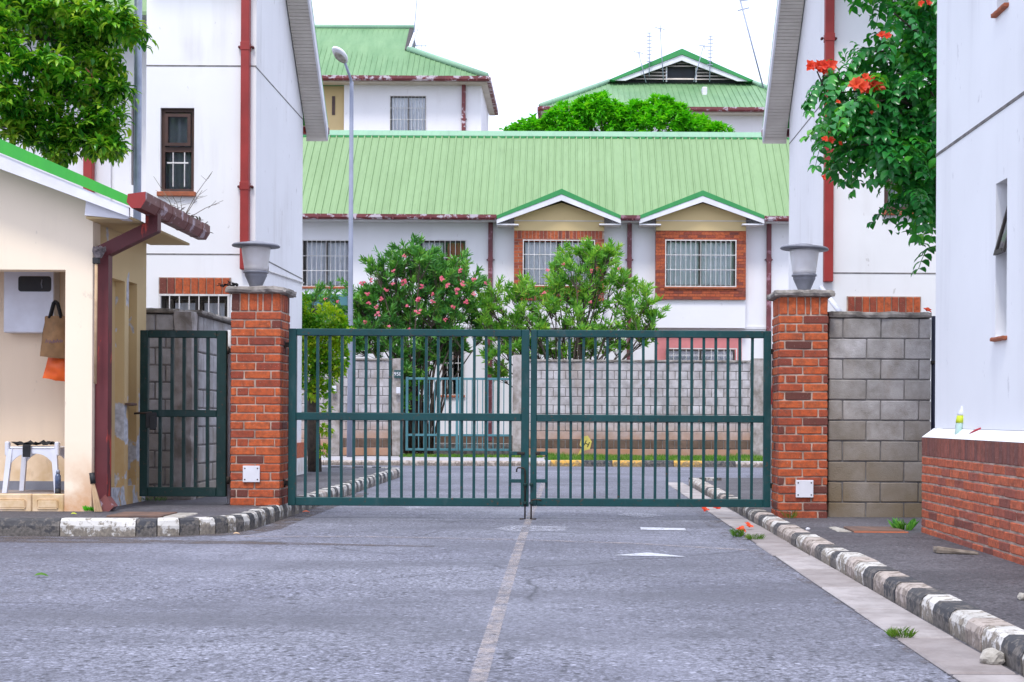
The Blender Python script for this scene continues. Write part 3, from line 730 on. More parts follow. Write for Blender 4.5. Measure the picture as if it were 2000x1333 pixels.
def brick_field(mb,X0,X1,Z0,Z1,hole,Y,cw=0.235,chh=0.075,sold=0.22):
    z=Z0; r=0
    while z<Z1-sold-0.02:
        x=X0-(cw/2 if r%2 else 0)
        while x<X1:
            a,b=max(x,X0),min(x+cw-0.012,X1)
            if b-a>0.03:
                zz=z+chh-0.011
                if hole[2]<(z+zz)/2<hole[3]+0.0:
                    for (c,d) in ((a,min(b,hole[0]-0.004)),(max(a,hole[1]+0.004),b)):
                        if d-c>0.02: mb.box(c,d,Y-0.008,Y+0.01,z,zz)
                else: mb.box(a,b,Y-0.008,Y+0.01,z,zz)
            x+=cw
        z+=chh; r+=1
    x=X0
    while x<X1-0.05: mb.box(x,min(x+0.082,X1),Y-0.008,Y+0.01,z,Z1); x+=0.094
for k,(x0,x1,apx,apy,eL,eR,wr) in enumerate(((1004,1180,1097,369,970,1213,(1022,1161,470,558)),(1281,1457,1373,372,1249,1493,(1300,1437,470,560)))):
    BY=36.22; X0,X1=PX(x0,500,BY),PX(x1,500,BY); w=rect(*wr,BY); zt=PZ(x0,451,BY); zb=PZ(x0,587 if k==0 else 585,BY); Zs=PZ(apx,440,BY)
    bay=MB().holes('x',X0,X1,zb,zt,[w],BY,HY-BY-0.004).build('bay',M['mortar'] if k==0 else M['brick_far'],hs,recalc=False,label='brick framed bay with a row of upright bricks over its window' if k==0 else 'bay framed in plain red brick')
    m=MB(); brick_field(m,X0,X1,zb,zt,w,BY,sold=0.23 if k==0 else 0.0); m.build('brick_facing',M['brick_far'],bay,stuff=True)
    BZ=PZ(x0,590,BY)
    MB().box(X0,X1,BY+0.06,HY-0.003,PZ(x0,640,BY),zb-0.002).build('bay_apron',M['wall_house'],hs)
    apZ=PZ(apx,apy+23,BY); ax=PX(apx,apy,BY); eY=35.9
    sl=(PZ(apx,apy+22,eY)-PZ(eL,432,eY))/(PX(apx,400,eY)-PX(eL,432,eY))
    MB().prism([(X0+0.003,zt+0.004),(X1-0.003,zt+0.004),(X1-0.003,Zs+0.21),(ax,Zs+0.21+sl*(X1-ax)),(X0+0.003,Zs+0.21)],'y',BY-0.012,HY+0.6).build('gable',M['tan'],hs)
    MB().box(X0+0.003,X1-0.003,BY-0.02,BY-0.0122,PZ(apx,433,BY),PZ(apx,431,BY)).build('gable_groove',M['soffit'],hs)
    gr=None; axx,az=PX(apx,apy,eY),PZ(apx,apy,eY)
    g=MB(); b=MB()
    for e,sx in ((eL,-1),(eR,1)):
        ex,ez=PX(e,428,eY),PZ(e,421,eY)
        g.prism([(axx,az),(ex,ez),(ex,ez-0.09),(axx,az-0.135)],'y',eY,eY+1.45)
        b.prism([(axx,az-0.14),(ex,ez-0.093),(ex,ez-0.205),(axx,az-0.29)],'y',eY+0.012,eY+0.05)
        b.prism([(axx,az-0.17),(ex,ez-0.12),(ex,ez-0.15),(axx,az-0.2)],'y',eY+0.051,eY+0.8)
        b.box(min(ex,ex-sx*0.55),max(ex,ex-sx*0.55),eY+0.052,HY-0.01,ez-0.235,ez-0.205)
    gr=g.build('gable_roof',M['roof_edge_far'],hs); b.build('bargeboard',M['white'],gr)
    window(hs,*w,BY,'dark',13 if k else 12,(0.36,0.68),(0.49,),cur=((0.02,0.47),(0.52,0.93)),drop=0.03,deep=0.05,label='bay window with white curtains and white bars')
    MB().cbox(w[0]-0.03,w[1]+0.03,BY-0.05,BY+0.04,w[2]-0.06,w[2]-0.014,0.006).build('sill',M['sill'],hs)
for px,zb_ in ((958,None),(1229,None),(1501,None)):
    downpipe(hs,PX(px,540,HY),HY,0.35,rz-0.12,0.115,'pipe_far',(PZ(px,508,HY),))
MB().box(XL,XR,HY-0.025,HY-0.003,PZ(1400,643,HY),PZ(1400,638,HY)).build('string_course',M['white'],hs)
q=rect(1283,1448,655,700); w=rect(1300,1434,683,735)
MB().box(q[0],q[1],HY-0.07,HY-0.003,w[3],q[3]).build('window_surround',M['pink'],hs)
m=MB(); m.box(q[0],w[0],HY-0.07,HY-0.003,0.3,w[3]-0.003); m.box(w[1],q[1],HY-0.07,HY-0.003,0.3,w[3]-0.003); m.build('window_surround',M['pink'],hs)
window(hs,w[0]+0.004,w[1]-0.004,w[2],w[3]-0.006,HY-0.52,'dark',10,(0.5,),(0.5,),cur=((0.05,0.95),),drop=0.25,deep=0.36)
m=MB(); m.box(XL,XR,HY-0.1,HY-0.003,0,0.5); m.build('plinth',M['block_base'],hs)
m=MB(); m.box(PX(818,860,HY-1),PX(996,860,HY-1),HY-1.2,HY-0.11,0.0,PZ(900,867,HY-1)); m.build('doorstep',M['concrete'],hs)

# ------------------------------------------------------------------ taller buildings behind
def hip_ribs(mb, f, n, h=0.03, w=0.04):
    for i in range(n):
        p,q=f(i/(n-1)); 
        if (q-p).length>0.2: mb.tube([p,q],w/2,4,False)
bl=thing('apartment_block','tall white block with green hipped roof rising behind the left end of the long house','house',(-6,55,0))
BYL=55.6; wx=lambda px,py=200:PX(px,py,BYL)
ez=PZ(800,150,55); c0=P(951,150,55); c0.z=ez; c1=Vector((c0.x,61.2,ez))
Hh=Vector((PX(797,98,56.5),56.5,PZ(797,98,56.5))); Rr=Vector((PX(805,56,58.1),58.1,PZ(805,55,58.1))); H2=Vector((Hh.x,59.7,Hh.z)); LX=-16.0
m=MB(); m.add([(LX,55,ez),c0,Hh,Rr,(LX,58.1,Rr.z)],[(0,1,2,3,4)]); m.add([c0,c1,H2,Hh],[(0,1,2,3)]); m.add([c1,(LX,61.2,ez),(LX,58.1,Rr.z),Rr,H2],[(0,1,2,3,4)])
def rb(t):
    x=LX+(c0.x-LX)*t; 
    if x<Hh.x: q=Vector((x,58.1,Rr.z))
    else:
        s_=(x-Hh.x)/(c0.x-Hh.x); q=Hh.lerp(c0,s_)
    k=Vector((0,-0.01,0.012)); return Vector((x,55,ez))+k,q+k
hip_ribs(m,rb,62)
r_=m.build('roof',M['roof_far'],bl,recalc=False)
m=MB(); m.tube([(LX,58.1,Rr.z+0.02),Rr+Vector((0.1,0,0.02))],0.10,8); m.build('ridge_cap',M['ridge'],r_)
m=MB(); m.tube([c0+Vector((0,0,0.03)),Hh+Vector((0,0,0.04))],0.13,6); m.build('hip_cap',M['ridge'],r_)
MB().prism([(Hh.y-0.1,Hh.z),(58.1,Rr.z+0.05),(59.8,Hh.z)],'x',Hh.x-0.12,Hh.x+0.03).build('gablet',M['dark'],bl)
m=MB(); m.tube([Hh+Vector((0.08,-0.1,0.05)),Rr+Vector((0.2,0,0.0))],0.07,4); m.build('gablet_board',M['white'],bl)
m=MB(); wl_=rect(762,832,188,258,BYL); m.holes('x',wx(672),wx(940),0,ez-0.18,[wl_],BYL,0.25); m.build('wall',M['wall_house'],bl,recalc=False)
MB().box(wx(940)-0.25,wx(940),BYL+0.252,60.6,0,ez-0.18).build('wall',M['wall_house'],bl)
MB().box(-16,wx(672)-0.004,BYL+0.3,BYL+0.55,0,ez-0.18).build('wall',M['tan'],bl)
MB().box(PX(646,220,BYL),PX(652,220,BYL),BYL+0.27,BYL+0.296,PZ(640,222,BYL),PZ(640,185,BYL)).build('wall_vent',M['brown'],bl)
m=MB(); m.box(LX,c0.x,55.05,BYL,ez-0.2,ez-0.16); m.box(wx(940)+0.002,c0.x,BYL,61.1,ez-0.2,ez-0.16); m.build('soffit',M['soffit'],bl)
gutter_box(bl,LX,c0.x+0.1,55.02,ez-0.17,'gutter',0.16,0.18,1.1)
m=MB(); m.cbox(c0.x-0.02,c0.x+0.14,55.03,61.2,ez-0.17,ez+0.02,0.02); m.build('gutter',M['gutter'],bl)
window(bl,*wl_,BYL,'dark',9,(0.34,0.66),(0.5,),cur=((0.02,0.48),(0.52,0.98)),drop=0.0)
downpipe(bl,wx(906),BYL,0.2,ez-0.17,0.15,'gutter',(PZ(906,233,BYL),))

br=thing('apartment_block','tall white block with a louvred gablet in its green hipped roof','house',(5,60,0))
ez=PZ(1300,211,60); eL=PX(1056,208,60); eR=PX(1604,212,60); gy=64.6; gz=PZ(1330,163,gy); gL,gR=PX(1190,163,gy),PX(1468,163,gy); ax=PX(1330,105,gy); az=PZ(1330,106,gy)
m=MB(); m.add([(eL,60,ez),(eR,60,ez),(gR,gy,gz),(gL,gy,gz)],[(0,1,2,3)])
BB=76.0; m.add([(eL,60,ez),(gL,gy,gz),(ax,gy-0.35,az),(ax,BB,az),(eL,BB,ez)],[(0,1,2,3,4)]); m.add([(eR,60,ez),(gR,gy,gz),(ax,gy-0.35,az),(ax,BB,az),(eR,BB,ez)],[(0,1,2,3,4)])
def rb2(t):
    x=eL+(eR-eL)*t
    if x<gL: q=Vector((eL,60,ez)).lerp(Vector((gL,gy,gz)),(x-eL)/(gL-eL))
    elif x>gR: q=Vector((eR,60,ez)).lerp(Vector((gR,gy,gz)),(eR-x)/(eR-gR))
    else: q=Vector((x,gy,gz))
    k=Vector((0,-0.01,0.02)); return Vector((x,60,ez))+k,q+k
hip_ribs(m,rb2,50); r_=m.build('roof',M['roof_far'],br,recalc=False)
m=MB()
for (e,g_) in ((eL,gL),(eR,gR)): MB().tube([(e,60,ez+0.05),(g_,gy,gz+0.06)],0.12,6).build('hip_cap',M['ridge'],r_)
m=MB()
for g_ in (gL,gR): m.prism([(g_,gz+0.02),(ax,az+0.10),(ax,az-0.16),(g_*0.94+ax*0.06,gz-0.03)],'y',gy-0.6,gy+0.5)
m.build('gablet_roof',M['roof_edge_far'],r_)
m=MB()
for g_ in (gL,gR): m.prism([(g_*0.93+ax*0.07,gz-0.02),(ax,az-0.17),(ax,az-0.42),(g_*0.78+ax*0.22,gz-0.02)],'y',gy-0.55,gy-0.48)
m.build('bargeboard',M['white'],r_)
MB().prism([(gL,gz),(ax,az-0.1),(gR,gz)],'y',gy-0.12,gy-0.05).build('gablet_back',M['room'],br)  # dark panel painting the shade behind the louvres
z=gz+0.08
while z<az-0.5:
    hw=(az-0.35-z)/(az-0.35-gz)*(gR-gL)/2*0.86; ww=0.66 if gz+0.2<z<az-0.75 else 0.0
    for (a,b) in (((ax-hw,ax-ww),(ax+ww,ax+hw)) if ww else ((ax-hw,ax+hw),)):
        if b-a>0.05: MB().prism([(gy-0.36,z),(gy-0.34,z+0.012),(gy-0.22,z+0.10),(gy-0.24,z+0.09)],'x',a,b).build('louvre',M['soffit'],br)
    z+=0.145
for a in (ax-0.7,ax+0.64): MB().box(a,a+0.06,gy-0.3,gy-0.15,gz,az-0.6).build('gablet_frame',M['white'],br)
MB().box(eL+0.5,eR-0.5,60.6,76,0,ez-0.15).build('wall',M['wall_house'],br)
MB().box(eL,eR,60.05,60.598,ez-0.19,ez-0.152).build('soffit',M['soffit'],br)
gutter_box(br,eL-0.05,eR,60.02,ez-0.15,'gutter',0.16,0.17,1.2)
MB().cbox(eL-0.14,eL+0.02,60.0,76,ez-0.16,ez+0.02,0.02).build('gutter',M['gutter'],br)
q=rect(1369,1379,167,194,63); MB().cbox(q[0],q[1],62.4,62.9,q[2]-0.1,q[3]-0.2,0.03).build('roof_vent',M['white'],br)

def aerial(name,label,base,top,kind,r=0.022):
    t=thing(name,label,'aerial',base,'television aerials on the roofs')
    base,top=Vector(base),Vector(top); MB().tube([base,top],r,6).build('mast',M['steel'],t)
    m=MB(); d=(top-base).normalized(); s=Vector((1,0,0))
    if kind=='ladder':
        for i in range(9): c=top-d*(0.02+i*0.16); w=0.10+0.012*(i%3); MB().tube([c-s*w,c+s*w],0.022,4).build('rod',M['steel'],t)
    elif kind=='yagi':
        c=top; m.tube([c+Vector((-0.55,0.1,0.02)),c+Vector((0.45,-0.1,-0.02))],0.016,4)
        for i in range(6): x=-0.5+i*0.18; m.tube([c+Vector((x,0.05,-0.17)),c+Vector((x,0.05,0.17))],0.012,4)
        m.build('rods',M['steel'],t)
    else:
        m.tube([top+Vector((-0.22,0,0.04)),top+Vector((0.22,0,-0.04))],0.02,4); m.tube([top+Vector((0.05,0,-0.15)),top+Vector((0.02,0,0.15))],0.018,4)
        m.build('rods',M['steel'],t)
    return t
AY=63.8
aerial('roof_aerial','short leaning aerial at the left foot of the louvred gablet',P(1262,162,AY),P(1247,103,AY),'cross')
aerial('roof_aerial','dark ladder shaped aerial left of the gablet peak',P(1268,150,AY),P(1268,64,AY),'ladder')
aerial('roof_aerial','tallest thin aerial standing just left of the gablet peak',P(1296,160,AY-0.2),P(1289,56,AY-0.2),'cross')
aerial('roof_aerial','aerial leaning right in front of the gablet',P(1355,160,AY-0.2),P(1374,90,AY-0.2),'cross')
aerial('roof_aerial','upright aerial with stacked rods on the right slope of the gablet',P(1386,160,AY),P(1388,70,AY),'ladder')
t=aerial('roof_aerial','very tall mast leaning left against the white sky beside the right house',P(1491,172,60.8),P(1444,-6,60.8),'cross',0.035)
m=MB(); c=P(1452,20,60.8); m.tube([c+Vector((-0.25,0,-0.03)),c+Vector((0.25,0,0.1))],0.03,4); c=P(1449,2,60.8); m.tube([c+Vector((-0.1,0,0)),c+Vector((0.3,0,0.05))],0.03,4); m.build('rods',M['steel'],t)
t=aerial('roof_aerial','thin mast at the end of the roof ridge of the tall left block',P(806,92,57.6),P(815,-8,57.6),'none',0.02)
t=aerial('roof_aerial','small dish arm sticking out beside the gablet of the left block',P(806,60,57.9),P(812,90,57.4),'yagi',0.015)

# ------------------------------------------------------------------ grey block wall across the road
def block_wall(thg, X0,X1,Y,Z0,Z1, bw,bh, t, mat, mort='mortar_grey', stag=0.5, base=None, gap=0.014, axis='x', ch=0.008, jit=0.002):
    m=MB()
    if axis=='x': m.box(X0+0.01,X1-0.01,Y+0.012,Y+t-0.012,Z0,Z1-0.004)
    else: m.box(Y+0.012,Y+t-0.012,X0+0.01,X1-0.01,Z0,Z1-0.004)
    m.build('mortar_bed',M[mort],thg)
    n=round((Z1-Z0)/bh); hh=(Z1-Z0)/n
    for r in range(n):
        x=X0-(bw*stag if r%2 else 0); z=Z0+hh*(r+0.5)
        mt=M[base] if base and r==1 else M[mat]
        while x<X1-0.02:
            a,b=max(x,X0),min(x+bw,X1); x+=bw
            if b-a<0.05: continue
            o=random.uniform(-0.003,0.003)
            c=((a+b)/2,Y+t/2+o,z) if axis=='x' else (Y+t/2+o,(a+b)/2,z)
            s_=(b-a-gap,t,hh-gap) if axis=='x' else (t,b-a-gap,hh-gap)
            piece('block',mt,thg,c,s_,ch,jit)
WY=31.3
def wpx(px,py=790): return PX(px,py,WY)
zt=PZ(1250,703,WY)
w1=thing('block_wall','long grey block wall with dirt stained foot behind the right gate leaf','wall',(1.5,WY,0.1),'grey block walls across the road')
block_wall(w1,wpx(1021),wpx(1466),WY,0.1,zt-0.06,0.268,0.198,0.15,'block_far','mortar_grey',0.5,'block_base')
m=MB().rough(wpx(1021),wpx(1466),WY-0.03,WY+0.2,zt-0.058,zt,0.09,0.008,7,3); m.build('coping',M['concrete'],w1)
for a,b,py in ((1001,1020,693),(1467,1491,700)):
    MB().rough(wpx(a),wpx(b),WY-0.06,WY+0.2,0.1,PZ(a,py,WY),0.1,0.008,5,a).build('post',M['concrete_post'],w1)
w2=thing('block_wall','short grey block wall with pale posts between the leafy climber and the small gate','wall',(-4,WY,0.1),'grey block walls across the road')
zt2=PZ(710,700,WY)
block_wall(w2,wpx(664),wpx(765),WY,0.1,zt2-0.06,0.268,0.198,0.15,'block_far','mortar_grey',0.5,'block_base')
block_wall(w2,wpx(560),wpx(646),WY,0.1,zt2-0.06,0.268,0.198,0.15,'block_far','mortar_grey',0.5,None)
MB().rough(wpx(560),wpx(766),WY-0.03,WY+0.2,zt2-0.058,zt2,0.09,0.008,7,4).build('coping',M['concrete'],w2)
for a,b,py in ((646,664,694),(766,786,700)):
    MB().rough(wpx(a),wpx(b),WY-0.06,WY+0.2,0.1,PZ(a,py,WY),0.1,0.008,5,a).build('post',M['concrete_post'],w2)
for px,py,lb in ((653,761,'small pale box on the wall post behind the climber'),(778,764,'small pale box on the wall post under the house number')):
    c=P(px,py,WY-0.1); t=thing('doorbell_box',lb,'doorbell',c,'pale boxes on the wall posts')
    MB().cbox(c.x-0.045,c.x+0.045,WY-0.13,WY-0.072,c.z-0.06,c.z+0.08,0.01).build('box',M['plastic'],t)
    MB().cbox(c.x-0.055,c.x+0.055,WY-0.15,WY-0.072,c.z-0.09,c.z-0.063,0.006).build('ledge',M['concrete_post'],t)
c=P(777,731,WY-0.1); t=thing('house_number','dark plate with white house number on the post beside the small gate','sign',c)
MB().cbox(c.x-0.085,c.x+0.085,WY-0.09,WY-0.072,c.z-0.09,c.z+0.09,0.006).build('plate',M['sign_green'],t)
text_part('number','95B',M['white'],t,(c.x,WY-0.092,c.z),0.115)

# small double gate in the wall
def small_gate():
    gx0,gx1=wpx(792),wpx(999); z1=PZ(895,737,WY); z0=PZ(895,881,WY); mid=(gx0+gx1)/2; y0=WY+0.02
    for k,(a,b) in enumerate(((gx0,mid-0.008),(mid+0.008,gx1))):
        t=thing('garden_gate','blue green garden gate leaf hinged to the post below the house number' if k==0 else 'blue green garden gate leaf hinged to the post beside the long wall','gate',(a,y0,z0),'leaves of the small blue green gate')
        m=MB(); fw=0.055
        m.cbox(a,a+fw,y0,y0+0.05,z0,z1,0.004); m.cbox(b-fw,b,y0,y0+0.05,z0,z1,0.004)
        for z in (z0,z1-0.06,z0+0.32): m.cbox(a+fw,b-fw,y0+0.004,y0+0.046,z,z+0.05,0.004)
        m.build('frame',M['gate_far'],t)
        for i in range(1,9):
            x=a+fw+(b-a-2*fw)*i/9; MB().box(x-0.01,x+0.01,y0+0.015,y0+0.035,z0+0.05,z1-0.06).build('bar',M['gate_far'],t)
small_gate()
# yellow hydrant marker leaning on the wall
c=P(1144,866,WY-0.25); t=thing('hydrant_marker','leaning yellow hexagonal marker plate with a black letter in the grass at the wall foot','sign',(c.x,c.y,0.1))
rt_=Matrix.Rotation(R(18),4,'Y')
hexa=[(c.x+0.165*math.cos(R(60*i+12))*0.82,c.z+0.175*math.sin(R(60*i+12))) for i in range(6)]
MB().prism(hexa,'y',c.y-0.02,c.y+0.005).build('plate',M['yellow'],t)
MB().prism([(c.x-0.09,c.z-0.09),(c.x-0.16,c.z-0.24),(c.x-0.26,0.1),(c.x-0.18,0.1),(c.x-0.06,c.z-0.15)],'y',c.y+0.006,c.y+0.05).build('stake',M['yellow'],t)
text_part('letter','H',M['black'],t,(c.x+0.02,c.y-0.023,c.z-0.02),0.17,rot=(R(90),R(25),0))

# street lamp
t=thing('street_lamp','tall pale street lamp with a cobra head rising in front of the left roof','street lamp',G(684,893,0.1))
ly=t.location.y
zt_=PZ(687,160,ly); x_=PX(685,500,ly)
MB().tube([(x_,ly,0.1),(x_,ly,1.6),(x_,ly,zt_)],[0.066,0.056,0.042],12).build('pole',M['pole'],t)
a0=Vector((x_,ly,zt_-0.02)); a1=P(672,118,ly-0.35)
MB().tube([a0+Vector((0,0,-0.4)),a0,a0.lerp(a1,0.25)+Vector((0,0,0.02)),a1],0.03,8).build('arm',M['steel'],t)
hd=P(664,108,ly-0.5)
m=MB(); d=(a1-hd).normalized(); 
def blob(mb,c,d,L,w,h,flat=False,n=14):
    u=Vector((0,0,1)); s_=d.cross(u).normalized(); u=s_.cross(d); vs=[];fs=[];k=9
    for i in range(k):
        tt=i/(k-1); rr=math.sin(math.pi*(0.04+0.92*tt))**0.6
        for j in range(n):
            a=2*math.pi*j/n; up=math.sin(a); vs.append(c+d*L*(tt-0.5)+s_*math.cos(a)*w*rr+u*(up*h*rr*(1 if up>0 else 0.45)))
    for i in range(k-1):
        for j in range(n): fs.append((i*n+j,i*n+(j+1)%n,(i+1)*n+(j+1)%n,(i+1)*n+j))
    fs.append(list(range(n))); fs.append([(k-1)*n+j for j in range(n)]); mb.add(vs,fs,True)
blob(m,hd,d,0.52,0.135,0.115); m.build('lamp_head',M['white'],t)
m=MB(); blob(m,hd+Vector((0,0,-0.06)),d,0.36,0.105,0.035); m.build('lamp_glass',M['stone'],t)

# ------------------------------------------------------------------ gable houses either side of the gate road
def gable_house(name,label,XW,sg,yF,yB,xfar,front_x):
    """house whose gable wall at X=XW faces the road; sg=-1 stands on the left, +1 on the right"""
    h=thing(name,label,'house',(XW+sg*2.5,(yF+yB)/2,0.1))
    return h
# left
XW,yF,yB=-3.95,17.9,21.05
hl=gable_house('gable_house','white gabled house with red downpipe behind the narrow gate, left of the road',XW,-1,yF,yB,0,0)
rY,rZ=18.6,8.10
eo=P(640,240,21.25); sl=1.0
def side_poly(a,b,zb,ez_): return [(a,zb),(b,zb),(b,ez_),(rY,ez_+(b-rY)),(a,ez_+(b-rY)-(rY-a))]
ezl=5.50
XF=PX(285,300,yF)
MB().prism(side_poly(yF+0.26,yB,0.1,ezl),'x',XW-0.25,XW).build('wall',M['wall'],hl)
wL=rect(313,379,211,375,yF); wL2=rect(313,447,577,690,yF)
MB().holes('x',XF,XW,0.1,ezl+(yB-rY)-(rY-yF),[wL,wL2],yF,0.256).build('wall',M['wall'],hl,recalc=False)
MB().prism(side_poly(yF+0.26,yB,0.1,ezl),'x',XF,XF+0.2).build('wall',M['wall'],hl)
MB().box(XF+0.2,XW-0.25,yB-0.2,yB-0.003,0.1,ezl).build('wall',M['wall'],hl)
def groove(X0,X1,Y,z,parent): MB().box(X0,X1,Y-0.004,Y+0.01,z-0.008,z+0.008).build('groove',M['mortar_grey'],parent)
groove(XF,XW,yF,PZ(390,129,yF),hl); groove(XF,XW,yF,PZ(390,497,yF),hl)
MB().box(XW-0.01,XW+0.004,yF,yB,PZ(498,132,yF)-0.008,PZ(498,132,yF)+0.008).build('groove',M['mortar_grey'],hl)
MB().box(XW-0.01,XW+0.004,yF,yB,PZ(498,498,yF)-0.008,PZ(498,498,yF)+0.008).build('groove',M['mortar_grey'],hl)
window(hl,*wL,yF,'brown',0,(),(),trans=(0.51,),cur=((0.02,0.98),),drop=0.02,deep=0.05,fw=0.045,sill='sill',label='brown framed window with a small white lattice in its lower half',curtain='pane_reflection')  # the sheet behind this pane carries the glass reflection in its colour
m=MB(); wz=wL[2]; 
xa,xb=wL[0]+0.08,wL[1]-0.08
for tt in (0.36,0.7): x=wL[0]+(wL[1]-wL[0])*tt; m.box(x-0.006,x+0.006,yF+0.03,yF+0.042,wL[2]+0.07,wL[2]+0.5)
m.box(xa,xb,yF+0.026,yF+0.038,wL[2]+0.36,wL[2]+0.378); m.build('lattice',M['grille'],hl)
m=MB(); z0,z1=wL[2]+(wL[3]-wL[2])*0.55,wL[3]-0.07
for (a,b,c,d) in ((wL[0]+0.05,wL[0]+0.09,z0,z1),(wL[1]-0.09,wL[1]-0.05,z0,z1),(wL[0]+0.09,wL[1]-0.09,z0,z0+0.04),(wL[0]+0.09,wL[1]-0.09,z1-0.04,z1)): m.box(a,b,yF+0.015,yF+0.047,c,d)
m.build('casement',M['brown'],hl)
window(hl,*wL2,yF,'dark',6,(),(0.52,),cur=((0.18,0.5),(0.6,0.9)),drop=0.12,deep=0.06)
def soldier_row(house,X0,X1,Z0,Z1,Y,w=0.079,gap=0.014,mat='brick'):
    MB().box(X0-0.01,X1+0.01,Y-0.012,Y-0.003,Z0-0.01,Z1+0.01).build('mortar_bed',M['mortar'],house)
    n=int((X1-X0)/(w+gap)); st=(X1-X0)/n
    for i in range(n): piece('brick',M[mat],house,(X0+st*(i+0.5),Y-0.012,(Z0+Z1)/2),(st-gap,0.04,Z1-Z0),0.005,0.002)
soldier_row(hl,PX(312,558,yF),PX(450,558,yF),PZ(380,575,yF),PZ(380,544,yF),yF)
downpipe(hl,PX(481,260,yF),yF,PZ(481,528,yF),8.0,0.105,'red',(PZ(481,94,yF),PZ(481,366,yF)))
m=MB().tube([P(505,508,yF-0.02),P(523,517,17.88),(XW+0.015,18.6,PZ(540,530,18.6)),(XW+0.02,yB,PZ(587,553,yB))],0.012,5); m.build('cable',M['grille'],hl)
def gable_roof(house, XW, sg, xo, yEave, xin):
    """slabs at 45 degrees; the verge overhangs to X=xo; soffit of separate boards under the rear slope"""
    m=MB(); b=MB()
    za=ezl+(yB-rY)+0.06
    for s_ in (1,-1):
        L=(yEave-rY) if s_>0 else (rY-17.5)
        ys=[rY,rY+s_*L]; zs_=[za,za-L]
        m.add([(xo,ys[0],zs_[0]+0.05),(xin,ys[0],zs_[0]+0.05),(xin,ys[1],zs_[1]+0.05),(xo,ys[1],zs_[1]+0.05),(xo,ys[0],zs_[0]+0.01),(xin,ys[0],zs_[0]+0.01),(xin,ys[1],zs_[1]+0.01),(xo,ys[1],zs_[1]+0.01)],[(0,1,2,3),(4,5,6,7),(0,3,7,4),(1,2,6,5),(2,3,7,6)])
        b.add([(xo,ys[0],zs_[0]),(xo,ys[1],zs_[1]),(xo,ys[1],zs_[1]-0.20),(xo,ys[0],zs_[0]-0.20),(xo-sg*-0.025,ys[0],zs_[0]),(xo-sg*-0.025,ys[1],zs_[1]),(xo-sg*-0.025,ys[1],zs_[1]-0.20),(xo-sg*-0.025,ys[0],zs_[0]-0.20)],[(0,1,2,3),(4,5,6,7),(0,1,5,4),(1,2,6,5),(2,3,7,6)])
    rr=m.build('roof',M['roof_edge'],house); b.build('bargeboard',M['white'],rr)
    # soffit boards follow the slope, each running across the overhang
    n=int((yEave-rY)/0.0385)
    for i in range(n):
        y0_=rY+0.05+i*0.0385; z0_=za-(y0_-rY)-0.17; 
        k=('soffit',round(abs(xo-XW),2))
        if k not in _cache:
            w=abs(xo-XW)-0.03; mm=MB(); mm.add([(-w/2,0,0),(w/2,0,0),(w/2,0.034,-0.034),(-w/2,0.034,-0.034),(-w/2,0.008,0.012),(w/2,0.008,0.012),(w/2,0.042,-0.022),(-w/2,0.042,-0.022)],[(0,1,2,3),(4,5,6,7),(0,1,5,4),(1,2,6,5),(2,3,7,6),(3,0,4,7)]); _cache[k]=mm.mesh('soffit_board',M['soffit'],Vector((0,0,0)))
        o=bpy.data.objects.new('soffit_board',_cache[k]); COL.objects.link(o); put(o,Vector(((xo+XW)/2,y0_,z0_)),house)
    m=MB(); ye=yEave; ze=za-(ye-rY)
    m.prism([(ye-0.42,ze+0.20),(ye-0.02,ze-0.17),(ye-0.42,ze-0.17)],'x',min(xo,XW)+0.004,max(xo,XW)-0.004) if False else None
    x0_,x1_=min(xo,XW),max(xo,XW)
    m.add([(x0_+0.004,ye-0.003,ze-0.22),(x1_-0.004,ye-0.003,ze-0.22),(x1_-0.004,ye-0.003,ze),(x0_+0.004,ye-0.003,ze)],[(0,1,2,3)])
    m.build('eave_board',M['soffit'],house)
    gut=MB().cbox(min(xo,xin),max(xo,xin),ye+0.004,ye+0.13,ze-0.10,ze+0.01,0.015); gut.build('gutter',M['maroon'],house)
gable_roof(hl,XW,-1,PX(640,240,21.25),21.3,XF)
# brick plinth at the road side of the left house
def plinth(house,X0,X1,Y0,Y1,zb,zm,zt,topmat):
    MB().box(X0,X1,Y0,Y1,0.05,zb).build('plinth_base',M['wall'],house)
    MB().box(X0,X1,Y0,Y1,zb+0.002,zt).build('plinth',M['brick_plinth'],house)
zb_,zt2_=PZ(570,897,20),PZ(570,867,20)
plinth(hl,XW-0.1,XW+0.08,yF-0.06,yB+0.04,zb_,0,zt2_,None)
# wing set back to the left
WYg=19.1
hw=thing('house_wing','set back lavender wing of the left house behind the hut roof and the pole','house',(-8,WYg,0.1))
wv=rect(256,263,184,362,WYg)
MB().holes('x',-14,XF+0.3,0.1,8.2,[(wv[0],PX(276,270,WYg),wv[2],wv[3])],WYg,0.25).build('wall',M['wall'],hw,recalc=False)
MB().box(-14,PX(218,300,WYg),WYg-0.04,WYg-0.003,0.1,8.2).build('wall',M['wall_house'],hw)
window(hw,wv[0],PX(276,270,WYg),wv[2],wv[3],WYg,'brown',0,(),(),trans=(0.5,),cur=((0,1),))
downpipe(hw,PX(179,250,WYg),WYg-0.04,0.2,8.0,0.12,'red',())
m=MB(); q0=P(238,34,18.4); m.add([(q0.x-2,18.3,q0.z+0.0),(XF-0.02,18.3,q0.z),(XF-0.02,WYg-0.05,q0.z+0.6),(q0.x-2,WYg-0.05,q0.z+0.6),(q0.x-2,18.3,q0.z+0.05),(XF-0.02,18.3,q0.z+0.05),(XF-0.02,WYg-0.05,q0.z+0.65),(q0.x-2,WYg-0.05,q0.z+0.65)],[(0,1,2,3),(4,5,6,7),(0,1,5,4)])
m.build('porch_roof',M['roof'],hw)
